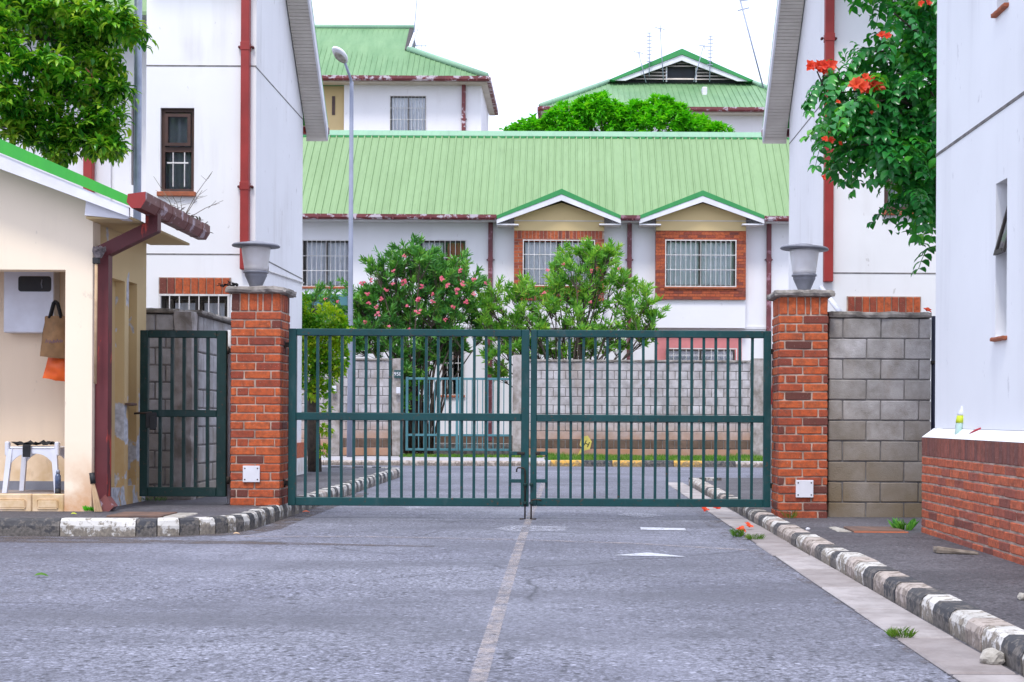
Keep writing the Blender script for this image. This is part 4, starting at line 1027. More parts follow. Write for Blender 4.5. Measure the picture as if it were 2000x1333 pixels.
# right
XWr=3.25; yFr=18.2
hr=gable_house('gable_house','white gabled house behind the flowering tree, right of the road',XWr,1,yFr,yB,0,0)
MB().prism(side_poly(yFr+0.26,yB,0.05,ezl),'x',XWr,XWr+0.25).build('wall',M['wall'],hr)
wR=rect(1727,1790,318,412,yFr); wR2=rect(1655,1797,613,700,yFr)
MB().holes('x',XWr,11,0.05,ezl+(yB-rY)-(rY-yFr),[wR,wR2],yFr,0.256).build('wall',M['wall'],hr,recalc=False)
MB().box(XWr+0.25,11,yB-0.2,yB-0.003,0.05,ezl).build('wall',M['wall'],hr)
MB().prism(side_poly(yFr+0.26,yB,0.05,ezl),'x',10.8,11).build('wall',M['wall'],hr)
groove(XWr,11,yFr,PZ(1700,165,yFr),hr); groove(XWr,11,yFr,PZ(1720,534,yFr),hr)
MB().box(XWr-0.004,XWr+0.01,yFr,yB,PZ(1600,198,yFr)-0.008,PZ(1600,198,yFr)+0.008).build('groove',M['mortar_grey'],hr)
window(hr,*wR,yFr,'brown',0,(),(),trans=(0.6,),cur=((0.02,0.98),),sill='sill',fw=0.06,deep=0.05)
window(hr,*wR2,yFr,'dark',6,(),(0.5,),cur=((0.1,0.9),))
soldier_row(hr,PX(1655,595,yFr),PX(1797,595,yFr),PZ(1725,612,yFr),PZ(1725,581,yFr),yFr)
downpipe(hr,PX(1617,280,yFr),yFr,PZ(1617,552,yFr),8.0,0.115,'red',(PZ(1617,77,yFr),))
gable_roof(hr,XWr,1,PX(1490,275,21.25),21.3,11)
m=MB(); m.tube([P(1604,562,17.6),P(1642,612,15.6)],0.03,8); 
tag(m.build('white_pipe',M['plastic']),'white plastic pipe leaning behind the top of the right brick pillar','pipe')
po=thing('corner_post','pale concrete post at the far corner of the right house, seen beside the gate hinge','post',(3.0,21.5,0.05))
MB().rough(PX(1507,800,21.4),PX(1524,800,21.4),21.4,21.65,0.05,PZ(1513,690,21.4),0.12,0.01,4,5).build('post',M['concrete_post'],po)
m=MB().tube([P(1505,790,16.4),P(1527,708,16.4)],0.055,4); tag(m.build('barrier_arm',M['red']),'sloping dark red bar between the gate leaf and the right brick pillar','pipe')

# ------------------------------------------------------------------ brick pillars with lamps
def pillar(label, x0,x1,ybase,ytop,Y,zb,plate,group):
    X0,X1=PX(x0,800,Y),PX(x1,800,Y); W=X1-X0; zt=PZ((x0+x1)/2,ytop,Y)
    t=thing('brick_pillar',label,'pillar',((X0+X1)/2,Y+W/2,zb),group)
    MB().box(X0+0.008,X1-0.008,Y+0.008,Y+W-0.008,zb-0.1,zt).build('mortar_core',M['mortar'],t)
    sh=0.172; n=round((zt-sh-zb)/0.0795); ch=(zt-sh-zb)/n; g=0.012; dp=0.095
    pats=([0.5,0.5],[0.13,0.23,0.53,0.11],[0.49,0.51],[0.27,0.54,0.19],[0.5,0.5],[0.12,0.55,0.33])
    for r in range(n):
        z=zb+ch*(r+0.5)
        for face in (0,1):
            x=X0
            pt=pats[(r+(3 if label[0]=='r' else 0))%6]
            for i,f in enumerate(pt):
                w=W*f; a,b=x+(g/2 if i else 0),x+w-(g/2 if i<len(pt)-1 else 0); x+=w
                o=random.uniform(-0.003,0.003)
                piece('brick',M['brick'],t,((a+b)/2,(Y+dp/2+o) if face==0 else (Y+W-dp/2+o),z),(round(b-a,2),dp,ch-g),0.006,0.002)
        sd=W-2*dp-2*g
        for sx in (-1,1):
            if r%2: piece('brick',M['brick'],t,((X0+X1)/2+sx*(W/2-dp/2),Y+W/2,z),(dp,sd,ch-g),0.006,0.002)
            else:
                for q in (-1,1): piece('brick',M['brick'],t,((X0+X1)/2+sx*(W/2-dp/2),Y+W/2+q*(sd/4+g/4),z),(dp,sd/2-g/2,ch-g),0.006,0.002)
    sw=[0.18,0.175,0.18,0.11,0.18,0.175]; x=X0
    for face in (0,1):
        x=X0
        for i,f in enumerate(sw):
            w=W*f; piece('brick',M['brick'],t,(x+w/2,(Y+dp/2) if face==0 else (Y+W-dp/2),zt-sh/2+0.002),(w-g,dp,sh-g),0.006,0.002); x+=w
    for sx in (-1,1):
        for q in range(3): piece('brick',M['brick'],t,((X0+X1)/2+sx*(W/2-dp/2),Y+dp+g+sd/6+q*sd/3,zt-sh/2+0.002),(dp,sd/3-g,sh-g),0.006,0.002)
    e=0.05; cz=zt+0.062
    MB().rough(X0-e,X1+e*1.1,Y-e,Y+W+e,zt,cz,0.03,0.010,11,x0*0.01).build('coping',M['concrete'],t)
    if plate:
        a,b,c,d=plate; q=rect(a,b,c,d,Y)
        pl=MB().cbox(q[0],q[1],Y-0.022,Y-0.004,q[2],q[3],0.003).build('cover_plate',M['white'],t)
        m=MB()
        for sx in (q[0]+0.02,q[1]-0.02):
            for z in (q[2]+0.025,q[3]-0.025): m.cbox(sx-0.006,sx+0.006,Y-0.026,Y-0.02,z-0.006,z+0.006,0.002)
        m.build('screw',M['iron'],pl)
    return (X0+X1)/2, Y+W/2, cz, W
YP=13.4
plx,ply,plz,PW=pillar('left brick gate pillar standing between the narrow gate and the wide gate',450,547,988,573,YP,0.125,(475,508,910,942),'brick gate pillars')
prx,pry,prz,_=pillar('right brick gate pillar beside the grey block wall',1521,1617,1018,580,13.2,0.04,(1554,1588,938,972),'brick gate pillars')
def post_lamp(label,cx,cy,z,tilt):
    t=thing('pillar_lamp',label,'lamp',(cx,cy,z),'round lamps on the gate pillars')
    MB().lathe([(0.06,z-0.005),(0.062,z+0.03),(0.10,z+0.115),(0.105,z+0.125),(0.105,z+0.145),(0.118,z+0.15),(0.118,z+0.165)],cx,cy,28).build('base',M['lamp_metal'],t)
    MB().lathe([(0.105,z+0.165),(0.112,z+0.20),(0.136,z+0.375),(0.138,z+0.398)],cx,cy,28).build('shade',M['lamp_frosted'],t)
    h=MB().lathe([(0.14,z+0.399),(0.225,z+0.402),(0.228,z+0.412),(0.215,z+0.425),(0.12,z+0.44),(0.07,z+0.452),(0.0,z+0.455)],cx,cy,36).build('hat',M['lamp_metal'],t)
    h.rotation_euler=(0,R(tilt),0)
    m=MB().lathe([(0.075,z+0.30),(0.075,z+0.385)],cx,cy,16); m.build('bulb_holder',M['white'],t)
post_lamp('grey lamp with a flat disc hat on the left pillar',PX(500,500,ply),ply,plz,0.5)
post_lamp('grey lamp with a tilted disc hat on the right pillar',PX(1571,500,pry),pry,prz,2.5)
m=MB(); c=P(444,552,ply-0.1); c.z=plz
for i in range(14):
    d=Vector((random.uniform(-1,1),random.uniform(-1,1),random.uniform(0.1,0.6))); m.leaf(c+Vector((random.uniform(-0.06,0.08),random.uniform(-0.05,0.05),0.005)),d,Vector((0,0,1)),0.07,0.04,0.5)
tag(m.build('dry_leaves',M['black_cloth'],recalc=False),'dark curled dead leaves on the left end of the left pillar cap','leaves')

# ------------------------------------------------------------------ the gates
YG=13.62
def bar_box(x,y,w,z0,z1,lean=0): 
    m=MB(); m.add([(x-w/2,y-w/2,z0),(x+w/2,y-w/2,z0),(x+w/2,y+w/2,z0),(x-w/2,y+w/2,z0),(x-w/2+lean,y-w/2,z1),(x+w/2+lean,y-w/2,z1),(x+w/2+lean,y+w/2,z1),(x-w/2+lean,y+w/2,z1)],[(0,3,2,1),(4,5,6,7),(0,1,5,4),(1,2,6,5),(2,3,7,6),(3,0,4,7)]); return m
def gate_leaf(name,label,Y,xl,xr,sl_,sr_,yt,ytb,ym,ymb,yb0,yb1,bars,mat,bw,group,bent=None):
    cx=(xl+xr)/2; X0,X1=PX(xl,815,Y),PX(xr,815,Y); A,B=PX(sl_,815,Y),PX(sr_,815,Y)
    z=[PZ(cx,v,Y) for v in (yt,ytb,ym,ymb,yb0,yb1)]
    t=thing(name,label,'gate',((X0+X1)/2,Y,z[5]),group); d=0.032
    MB().cbox(X0,A,Y-d,Y+d,z[5],z[0],0.005).build('stile',M[mat],t); MB().cbox(B,X1,Y-d,Y+d,z[5],z[0],0.005).build('stile',M[mat],t)
    for a,b in ((1,0),(3,2),(5,4)): MB().cbox(A+0.001,B-0.001,Y-d+0.002,Y+d-0.002,z[a],z[b],0.005).build('rail',M[mat],t)
    for i,px in enumerate(bars):
        x=PX(px,815,Y)
        for a,b in ((z[3],z[4]),(z[1],z[2])):
            lean=random.uniform(-0.004,0.004)
            lo,hi=min(a,b),max(a,b)
            if bent and i==bent and a==z[1]: lean=-0.02
            bar_box(x,Y,bw,lo-0.004,hi+0.004,lean).build('bar',M[mat],t)
    return t,X0,X1,A,B,z
gl=gate_leaf('gate_leaf','left leaf of the wide dark green steel gate with upright bars',YG,564,1033.5,579,1018,643.5,657,807,822,972.5,988.5,[597+23.5*i for i in range(18)],'gate',0.026,'leaves of the wide green gate')
gr_=gate_leaf('gate_leaf','right leaf of the wide dark green steel gate with one bent bar',YG,1036.5,1505,1048.5,1491,646,660,811,825,974.5,990,[1068+23.55*i for i in range(18)],'gate',0.026,'leaves of the wide green gate',bent=2)
def gate_fittings(g,side,xa,xb):
    t=g[0]
    for (p0,p1) in ((882,889),(936,943)):
        q=rect(xa,xb,p0,p1,YG); MB().cbox(q[0],q[1],YG-0.036,YG-0.028,q[2],q[3],0.002).build('lock_plate',M['gate'],t)
    m=MB(); q=rect(xa+14 if side<0 else xa-2,xb+6 if side<0 else xb-14,884,888,YG); m.cbox(q[0],q[1],YG-0.05,YG-0.037,q[2],q[3]+0.005,0.004); m.build('bolt',M['iron'],t)
gate_fittings(gl,-1,996,1019); gate_fittings(gr_,1,1048,1069)
def drop_bolt(t,px,ytop,hook,y):
    x=PX(px,960,y); zt=PZ(px,ytop,y)
    pts=[(x,y,0.004),(x,y,zt-0.03)]
    if hook<0: pts+= [(x-0.01,y-0.004,zt-0.008),(x-0.03,y-0.006,zt),(x-0.07,y-0.006,zt),(x-0.08,y-0.006,zt-0.015),(x-0.082,y-0.006,zt-0.04)]
    else: pts+= [(x+0.005,y-0.004,zt-0.008),(x+0.03,y-0.006,zt),(x+0.08,y-0.008,zt-0.002),(x+0.10,y-0.008,zt-0.012)]
    b=MB().tube(pts,0.008,8).build('drop_bolt',M['iron'],t)
    m=MB()
    for z in (PZ(px,947,y),PZ(px,983,y)): m.cbox(x-0.018,x+0.018,y-0.015,y+0.016,z-0.014,z+0.014,0.005)
    m.build('bolt_guide',M['gate_dark'],b)
    MB().tube([(x-0.012,y,0.004),(x+0.05*(-1 if hook<0 else 1),y-0.01,0.006)],0.007,6).build('bolt_foot',M['iron'],b)
drop_bolt(gl[0],1025.5,914,-1,YG-0.05); drop_bolt(gr_[0],1037.5,976,1,YG-0.05)
def hinge(t,xa,xb,py,Y):
    q=rect(xa,xb,py-5,py+5,Y); h=MB().cbox(q[0],q[1],Y-0.016,Y+0.016,q[2],q[3],0.003).build('hinge',M['iron'],t)
    mid=(q[0]+q[1])/2; MB().tube([(mid,Y-0.02,q[2]-0.012),(mid,Y-0.02,q[3]+0.012)],0.013,8).build('hinge_pin',M['iron'],h)
hinge(gl[0],547,565,674,YG); hinge(gl[0],547,565,944,YG); hinge(gr_[0],1505,1522,687,YG); hinge(gr_[0],1505,1522,949,YG)
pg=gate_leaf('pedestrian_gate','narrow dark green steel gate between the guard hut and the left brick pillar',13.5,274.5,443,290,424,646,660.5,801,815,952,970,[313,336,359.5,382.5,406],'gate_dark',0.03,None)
t=pg[0]; 
q=rect(288,309,806,840,13.5); lk_=MB().cbox(q[0],q[1],13.44,13.46,q[2]+0.02,q[3],0.006).cbox((q[0]+q[1])/2-0.01,q[1],13.42,13.44,q[2],q[3]-0.03,0.006).build('lock_box',M['black'],t)
MB().tube([P(262,808,13.45),P(296,806,13.45)],0.010,6).build('lock_bolt',M['iron'],t)
hinge(t,441,452,685,13.5); hinge(t,441,452,938,13.5)
MB().tube([(PX(448,800,13.62),13.62,0.13),(PX(448,650,13.62),13.62,PZ(448,645,13.62))],0.018,8).build('hinge_post',M['white'],t)

# ------------------------------------------------------------------ block walls beside the gates
YB_=13.35
bwx=lambda a:PX(a,800,YB_)
wr=thing('block_wall','grey block wall between the right brick pillar and the near white building','wall',(2.8,YB_,0.05))
zt=PZ(1720,622,YB_)
block_wall(wr,bwx(1618),bwx(1819),YB_,0.0,zt,0.357,0.187,0.17,'block','mortar_grey',0.62,None,0.010,'x',0.007,0.0025)
MB().rough(bwx(1617),bwx(1820),YB_-0.02,YB_+0.2,zt,PZ(1720,609,YB_),0.04,0.009,9,8).build('coping',M['concrete'],wr)
wl2_=thing('block_wall','grey block wall with a fat post behind the narrow gate','wall',(-3.9,14.4,0.13))
YL=14.35; lx=lambda a:PX(a,700,YL)
zt=PZ(310,613,YL)
block_wall(wl2_,lx(262),lx(341),YL,0.1,zt,0.21,0.175,0.15,'block_left','mortar_grey',0.5,None,0.014)
block_wall(wl2_,YL+0.2,17.85,lx(380)-0.16,0.1,zt,0.40,0.185,0.15,'block_left','mortar_grey',0.5,None,0.014,'y')
MB().rough(lx(262),lx(352),YL-0.04,YL+0.2,zt,zt+0.055,0.05,0.009,9,9).build('coping',M['concrete'],wl2_)
MB().rough(lx(380)-0.2,lx(380)+0.05,YL+0.1,17.85,zt,zt+0.055,0.06,0.010,9,10).build('coping',M['concrete'],wl2_)
MB().rough(lx(341),lx(380),YL-0.08,YL+0.16,0.1,zt+0.03,0.06,0.014,5,12).build('post',M['concrete_post'],wl2_)

t=thing('dark_gap_tube','dark blue tube added to darken the gap between the grey block wall and near building','pipe',(bwx(1822),13.5,0.05))
M['navy']=m_simple('navy_gap_shade',(0.012,0.016,0.05),(0.02,0.024,0.06),6,0.5)
xp=PX(1824,800,13.5); MB().tube([(xp,13.5,0.05),(xp,13.5,PZ(1823,618,13.5))],0.028,10).build('pipe',M['navy'],t)  # dark tube and its clips are added to draw the dark gap here
for z in (0.5,1.5): MB().cbox(xp-0.04,xp+0.035,13.47,13.56,z,z+0.03,0.003).build('added_clip',M['iron'],t)

# ------------------------------------------------------------------ near white building on the right
BX=2.888; BY0,BY1=2.0,11.62
nb=thing('near_building','near white building with a red brick plinth filling the right edge','building',(6,7,0.05))
zp=PZ(1800,854,BY1); wy=0.082
yw=BY1-0.10
sw_=[]
wxx=BX+wy
def wall_Y(px): return wxx*F/(px-CX)      # depth at which the wall face meets an image column
n0,n1=wall_Y(1965),wall_Y(1943)
nz0,nz1=PZ(1953,655,9.7),PZ(1953,350,9.7)
zs2=PZ(1945,8,9.7)
MB().holes('y',BY0,yw,zp+0.075,6.4,[(n0,n1,nz0,nz1),(n0,n1,zs2,zs2+1.2)],wxx,0.25).build('wall',M['wall_near'],nb,recalc=False)
MB().box(wxx+0.25,11,yw-0.22,yw-0.002,0,6.4).build('wall',M['wall_near'],nb)
MB().add([(wxx+0.25,BY0,0),(11,BY0,0),(11,BY0,6.4),(wxx+0.25,BY0,6.4)],[(0,1,2,3)]).build('wall',M['wall_near'],nb)
MB().prism([(wxx-0.45,6.35),(12,6.35),(7.5,10.0)],'y',BY0-0.3,yw+0.35).build('roof',M['roof'],nb)
g0=P(1828,304,yw); MB().box(wxx-0.005,wxx+0.01,BY0,yw,g0.z-0.011,g0.z+0.011).build('groove',M['mortar_grey'],nb)
# splayed top of the plinth
MB().add([(BX,BY0,zp),(BX,BY1,zp),(wxx+0.3,BY1,zp),(wxx+0.3,BY0,zp),(wxx-0.004,BY0,zp+0.072),(wxx-0.004,yw+0.02,zp+0.072),(wxx+0.3,yw+0.02,zp+0.072),(wxx+0.3,BY0,zp+0.072)],[(0,1,5,4),(1,2,6,5),(4,5,6,7),(0,3,2,1)]).build('plinth_splay',M['wall_near'],nb)
pt=MB().box(BX+0.006,BX+0.5,BY0,BY1-0.006,0,zp-0.002).build('plinth',M['mortar'],nb)
sh=0.155; nco=9; chh=(zp-sh-0.03)/nco; cw=0.245; g=0.012
y=BY1
while y>7.4:
    w=0.083; piece('brick',M['brick_top'],pt,(BX+0.045,y-w/2,zp-sh/2),(0.09,w-0.006,sh-0.006),0.005,0.002); y-=w
for r in range(nco):
    y=BY1 if r%2==0 else BY1+cw/2; z=0.03+chh*(r+0.5)
    while y>7.6:
        a,b=y-cw,min(y,BY1)
        if b-a>0.04: piece('brick',M['brick_plinth'],pt,(BX+0.045+random.uniform(-0.002,0.002),(a+b)/2,z),(0.09,b-a-g,chh-g),0.006,0.002)
        y-=cw
m=MB()
for r in range(nco):
    y=7.6-0.1*(r%2); z=0.03+chh*r
    while y>2.4: m.cbox(BX,BX+0.09,y-cw+g,y,z+g/2,z+chh-g/2,0.006); y-=cw
y=7.38
while y>2.4: m.cbox(BX,BX+0.09,y-0.077,y,zp-sh,zp-0.004,0.005); y-=0.083
m.build('brick',M['brick_plinth'],pt,stuff=True)
for r in range(nco):
    for k in range(3): 
        x=BX+0.10+0.24*k+(0.12 if r%2 else 0.0)
        if x+0.24<BX+0.9: piece('brick',M['brick_plinth'],pt,(x+0.11,BY1-0.045,0.03+chh*(r+0.5)),(0.225,0.09,chh-g),0.006,0.002)
# narrow bathroom window with an open top hung casement
fr=MB(); xg=wxx+0.13
for (a,b,c,d) in ((n0,n0+0.03,nz0,nz1),(n1-0.03,n1,nz0,nz1),(n0+0.03,n1-0.03,nz0,nz0+0.03),(n0+0.03,n1-0.03,nz1-0.03,nz1),(n0+0.03,n1-0.03,nz0+0.5,nz0+0.53)): fr.box(xg,xg+0.04,a,b,c,d)
w=fr.build('window',M['brown'],nb); MB().box(xg+0.015,xg+0.02,n0+0.02,n1-0.02,nz0+0.02,nz1-0.02).build('pane',M['glass'],w); MB().box(xg+0.1,xg+0.12,n0-0.02,n1+0.02,nz0-0.05,nz1+0.05).build('room_shade_panel',M['room'],w)  # the rear panel is painted dark as room shade
ct=Vector((wxx+0.10,0,nz1-0.05)); cb=Vector((wxx-0.025,0,PZ(1953,490,9.6)))
m=MB(); g2=MB()
for (y0_,y1_) in ((n0+0.02,n0+0.045),(n1-0.045,n1-0.02)): m.add([(ct.x,y0_,ct.z),(ct.x+0.022,y0_,ct.z),(cb.x+0.022,y0_,cb.z),(cb.x,y0_,cb.z),(ct.x,y1_,ct.z),(ct.x+0.022,y1_,ct.z),(cb.x+0.022,y1_,cb.z),(cb.x,y1_,cb.z)],[(0,1,2,3),(4,5,6,7),(0,3,7,4),(1,2,6,5),(2,3,7,6),(0,1,5,4)])
m.box(cb.x,cb.x+0.025,n0+0.045,n1-0.045,cb.z,cb.z+0.03); m.box(ct.x,ct.x+0.025,n0+0.045,n1-0.045,ct.z-0.03,ct.z)
c_=m.build('casement',M['dark'],w)
g2.add([(ct.x+0.01,n0+0.04,ct.z),(ct.x+0.01,n1-0.04,ct.z),(cb.x+0.01,n1-0.04,cb.z),(cb.x+0.01,n0+0.04,cb.z)],[(0,1,2,3)]); g2.build('pane',M['glass'],w,recalc=False)
for z in (nz0,zs2): MB().rough(wxx-0.035,wxx+0.12,n0-0.02,n1+0.03,z-0.035,z-0.004,0.03,0.004,12,2).build('sill',M['sill'],nb)
MB().box(xg,xg+0.03,n0,n1,zs2,zs2+1.2).build('window',M['brown'],nb)
# crushed bottle, pliers on the plinth
bc=P(1866,848,10.9); bc=Vector((BX+0.055,BX*F/(1866-CX)*1.0,zp+0.04)); by=bc.y*1.012
t=thing('plastic_bottle','crumpled milky plastic bottle with lime label standing above the brick plinth','bottle',(bc.x,by,zp+0.04))
def bentbottle(prof,cx,cy,z,lean,n=14,sq=0.75,amp=0.006):
    vs=[];fs=[]
    for (r,h) in prof:
        for k in range(n):
            a=2*math.pi*k/n; nn=noise.noise(Vector((math.cos(a)*2,math.sin(a)*2,h*22)))*amp
            vs.append((cx+(r+nn)*math.cos(a)*sq+lean[0]*h,cy+(r+nn)*math.sin(a)+lean[1]*h,z+h))
    for i in range(len(prof)-1):
        for k in range(n): fs.append((i*n+k,i*n+(k+1)%n,(i+1)*n+(k+1)%n,(i+1)*n+k))
    fs.append(list(range(n))[::-1]); fs.append([(len(prof)-1)*n+k for k in range(n)])
    return MB().add(vs,fs,True)
bentbottle([(0.03,0),(0.036,0.01),(0.034,0.04),(0.036,0.07),(0.034,0.095)],bc.x,by,zp+0.03,(0.12,-0.05)).build('body',M['bottle_clear'],t)
bentbottle([(0.037,0.09),(0.038,0.11),(0.037,0.145)],bc.x,by,zp+0.03,(0.12,-0.05)).build('label',M['bottle_label'],t)
bentbottle([(0.034,0.146),(0.036,0.16),(0.024,0.185),(0.014,0.2),(0.014,0.215)],bc.x,by,zp+0.03,(0.12,-0.05)).build('shoulder',M['plastic'],t)
py_=BX*F/(1885-CX)
t=thing('pliers','pair of red handled pliers lying on the white ledge beside the bottle','pliers',(BX+0.05,py_,zp+0.04))
b0=Vector((BX+0.05,py_+0.03,zp+0.045))
for k,(o,e) in enumerate(((0.0,0.02),(0.012,-0.012))):
    MB().tube([b0+Vector((o,0,0.0)),b0+Vector((o+0.015,-0.06,0.012+e*0.3)),b0+Vector((0.04+o,-0.15,0.02+e))],[0.007,0.010,0.008],8).build('handle',M['tool_red'],t)
MB().tube([b0+Vector((0.005,0.075,-0.02)),b0+Vector((0.005,0.03,-0.008)),b0+Vector((0.006,-0.01,0.0))],[0.004,0.012,0.010],6).build('jaw',M['iron'],t)

# ------------------------------------------------------------------ guard hut
GY=12.5; gX=PX(180,700,GY); oX=PX(127,700,GY); fz=PZ(60,966,GY); oz=PZ(60,527,GY); GB=14.1
gh=thing('guard_hut','small cream guard hut with green edged roof and open alcove','hut',(-5.4,13.2,0.13))
RL=-6.9
e0=P(0,272,12.2); e1=P(256,386,12.2); sl=(e0.z-e1.z)/(e0.x-e1.x); rz_=lambda x:e1.z+sl*(x-e1.x)
u0=P(0,329,12.2); u1=P(249,421,12.2); sl2=(u0.z-u1.z)/(u0.x-u1.x); uz=lambda x:u1.z+sl2*(x-u1.x)
# front wall: pier, head over the opening, wall left of the alcove
MB().prism([(oX,0.1),(gX,0.1),(gX,uz(gX)+0.03),(oX,uz(oX)+0.03)],'y',GY,GY+0.2).build('wall',M['cream'],gh)
MB().prism([(RL,oz),(oX-0.0,oz),(oX-0.0,uz(oX)+0.03),(RL,uz(RL)+0.03)],'y',GY+0.0005,GY+0.1995).build('wall',M['cream'],gh)
ns=[]
sy=lambda px:gX*F/(px-CX)
for (a,b,yt) in ((215,243,542),(251,267,550)): ns.append((sy(a),sy(b),0.3,PZ(a,yt,sy(a))))
MB().holes('y',GY+0.201,GB,0.1,2.83,ns,gX-0.003,-0.2).build('wall',M['cream_peel'],gh,recalc=False)
for a,b,c,d in ns: MB().box(gX-0.11,gX-0.09,a-0.002,b+0.002,c,d).build('niche_back',M['tan'],gh)
MB().box(RL,gX-0.2,GB-0.2,GB-0.003,0.1,2.8).build('wall',M['cream'],gh)
AB=13.25
MB().box(RL,gX-0.21,AB,AB+0.1,fz-0.2,oz+0.35).build('alcove_back',M['cream_in'],gh)
MB().box(RL,RL+0.1,GY+0.21,AB,fz-0.2,oz+0.35).build('wall',M['cream_in'],gh)
MB().box(RL,gX-0.21,GY+0.2,AB-0.002,oz+0.36,oz+0.40).build('alcove_ceiling',M['cream_in'],gh)
MB().box(RL+0.1,oX+0.01,AB-0.02,AB-0.002,fz,PZ(60,940,AB)).build('skirting',M['lamp_metal'],gh)
# floor with two moulded blocks as its front
MB().box(RL,oX-0.001,GY+0.052,AB,0.1,fz).build('floor',M['slab'],gh)
x=PX(62,985,GY); edges=[RL]; 
while x>RL+0.3: edges.insert(1,x); x-=0.36
edges.append(oX-0.002)
for a,b in zip(edges[:-1],edges[1:]):
    s_=MB().cbox(a+0.003,b-0.003,GY-0.005,GY+0.05,0.1,fz+0.004,0.008).build('step_block',M['cream_in'],gh)
    if b-a>0.15: MB().cbox(a+0.05,b-0.05,GY-0.016,GY-0.004,0.15,fz-0.045,0.012).build('raised_panel',M['cream_in'],s_)
# roof
rx=-6.3
m=MB(); m.prism([(e1.x+0.02,rz_(e1.x+0.02)-0.015),(rx,rz_(rx)-0.015),(rx,rz_(rx)-0.05),(e1.x+0.02,rz_(e1.x+0.02)-0.05)],'y',12.215,14.4)
m.prism([(rx,rz_(rx)-0.015),(RL-0.5,rz_(rx)-0.3),(RL-0.5,rz_(rx)-0.34),(rx,rz_(rx)-0.05)],'y',12.215,14.4)
rf=m.build('roof',M['roof_edge'],gh)
gm=lambda x:(rz_(x)*0.53+uz(x)*0.47)
MB().prism([(e1.x+0.01,rz_(e1.x)),(rx,rz_(rx)),(rx,gm(rx)),(e1.x+0.0,gm(e1.x))],'y',12.19,12.214).build('verge_cap',M['roof_edge'],rf)
MB().prism([(e1.x-0.02,gm(e1.x)-0.006),(rx,gm(rx)-0.006),(rx,uz(rx)),(e1.x-0.02,uz(e1.x))],'y',12.205,12.24).build('bargeboard',M['white'],rf)
MB().prism([(gX+0.02,uz(gX)+0.02),(e1.x-0.03,uz(e1.x)+0.01),(e1.x-0.06,uz(e1.x)-0.012),(gX+0.005,2.70)],'y',12.27,12.42).build('eave_end',M['white'],gh)
MB().box(gX+0.006,e1.x-0.03,12.3,14.2,uz(e1.x)-0.005,uz(e1.x)+0.015).build('soffit',M['tan'],gh)
MB().box(RL,gX-0.21,12.26,12.499,uz(gX)+0.1,uz(gX)+0.12) 
# gutter: seven sided trough, sloping a little, with joints
gu=MB(); gx,gz_=PX(268,395,12.15)+0.005,PZ(268,393,12.15)
prof=[(-0.075,0.055),(-0.085,-0.015),(-0.045,-0.065),(0.035,-0.065),(0.075,0.0),(0.075,0.075),(0.066,0.075),(0.066,0.005),(0.03,-0.055),(-0.04,-0.055),(-0.075,-0.01),(-0.066,0.055)]
y0_,y1_=12.12,14.3
gu.prism([(gx+a,gz_+b) for a,b in prof],'y',y0_,y1_)
gg=gu.build('gutter',M['gutter_near'],gh)
MB().prism([(gx+a,gz_+b) for a,b in [(-0.075,0.055),(-0.085,-0.015),(-0.045,-0.065),(0.035,-0.065),(0.075,0.0),(0.075,0.075)]],'y',y0_-0.006,y0_-0.001).build('end_cap',M['red'],gg)
for yy in (12.55,12.95,13.5,14.0):
    MB().prism([(gx+a*1.04,gz_+b*1.06) for a,b in [(-0.075,0.055),(-0.085,-0.015),(-0.045,-0.065),(0.035,-0.065),(0.075,0.0),(0.075,0.07)]],'y',yy,yy+0.05).build('joint_strap',M['gutter_near'],gg)
# downpipe
dx_=gX+0.062; dy=12.62; w2=0.054
p_a=P(278,432,12.55); p_b=P(196,494,dy)
m=MB()
def sq(m,pts,w):
    for i_,(a,b) in enumerate(zip(pts[:-1],pts[1:])):
        w=w*(1+0.05*i_)
        a,b=Vector(a),Vector(b); d=(b-a).normalized(); u=Vector((0,1,0)); s_=d.cross(u).normalized()
        vs=[p+s_*i*w+u*j*w for p in (a-d*w*0.55,b+d*w*0.55) for i,j in ((-1,-1),(1,-1),(1,1),(-1,1))]
        m.add(vs,[(0,1,2,3),(7,6,5,4),(0,1,5,4),(1,2,6,5),(2,3,7,6),(3,0,4,7)])
    return m
top=Vector((gx-0.005,dy,gz_-0.06)); el=Vector((gx-0.005,dy,PZ(275,445,dy))); kn=Vector((dx_,dy,PZ(200,492,dy))); bt=Vector((dx_,dy,PZ(205,975,dy)))
sq(m,[top,el,kn],w2); dp_=m.build('downpipe',M['maroon'],gh)
sq(MB(),[kn,bt],w2*1.02).build('pipe_length',M['maroon'],dp_)
sh_=Vector((dx_+0.075,dy-0.05,PZ(212,1000,dy)+0.035))
sq(MB(),[bt,sh_],w2*1.05).build('pipe_shoe',M['gutter_near'],dp_)
z=PZ(260,787,13.6); MB().rough(gX,gX+0.06,13.42,13.62,z-0.03,z,0.04,0.005,9,1).build('wall_stub',M['rust'],gh)
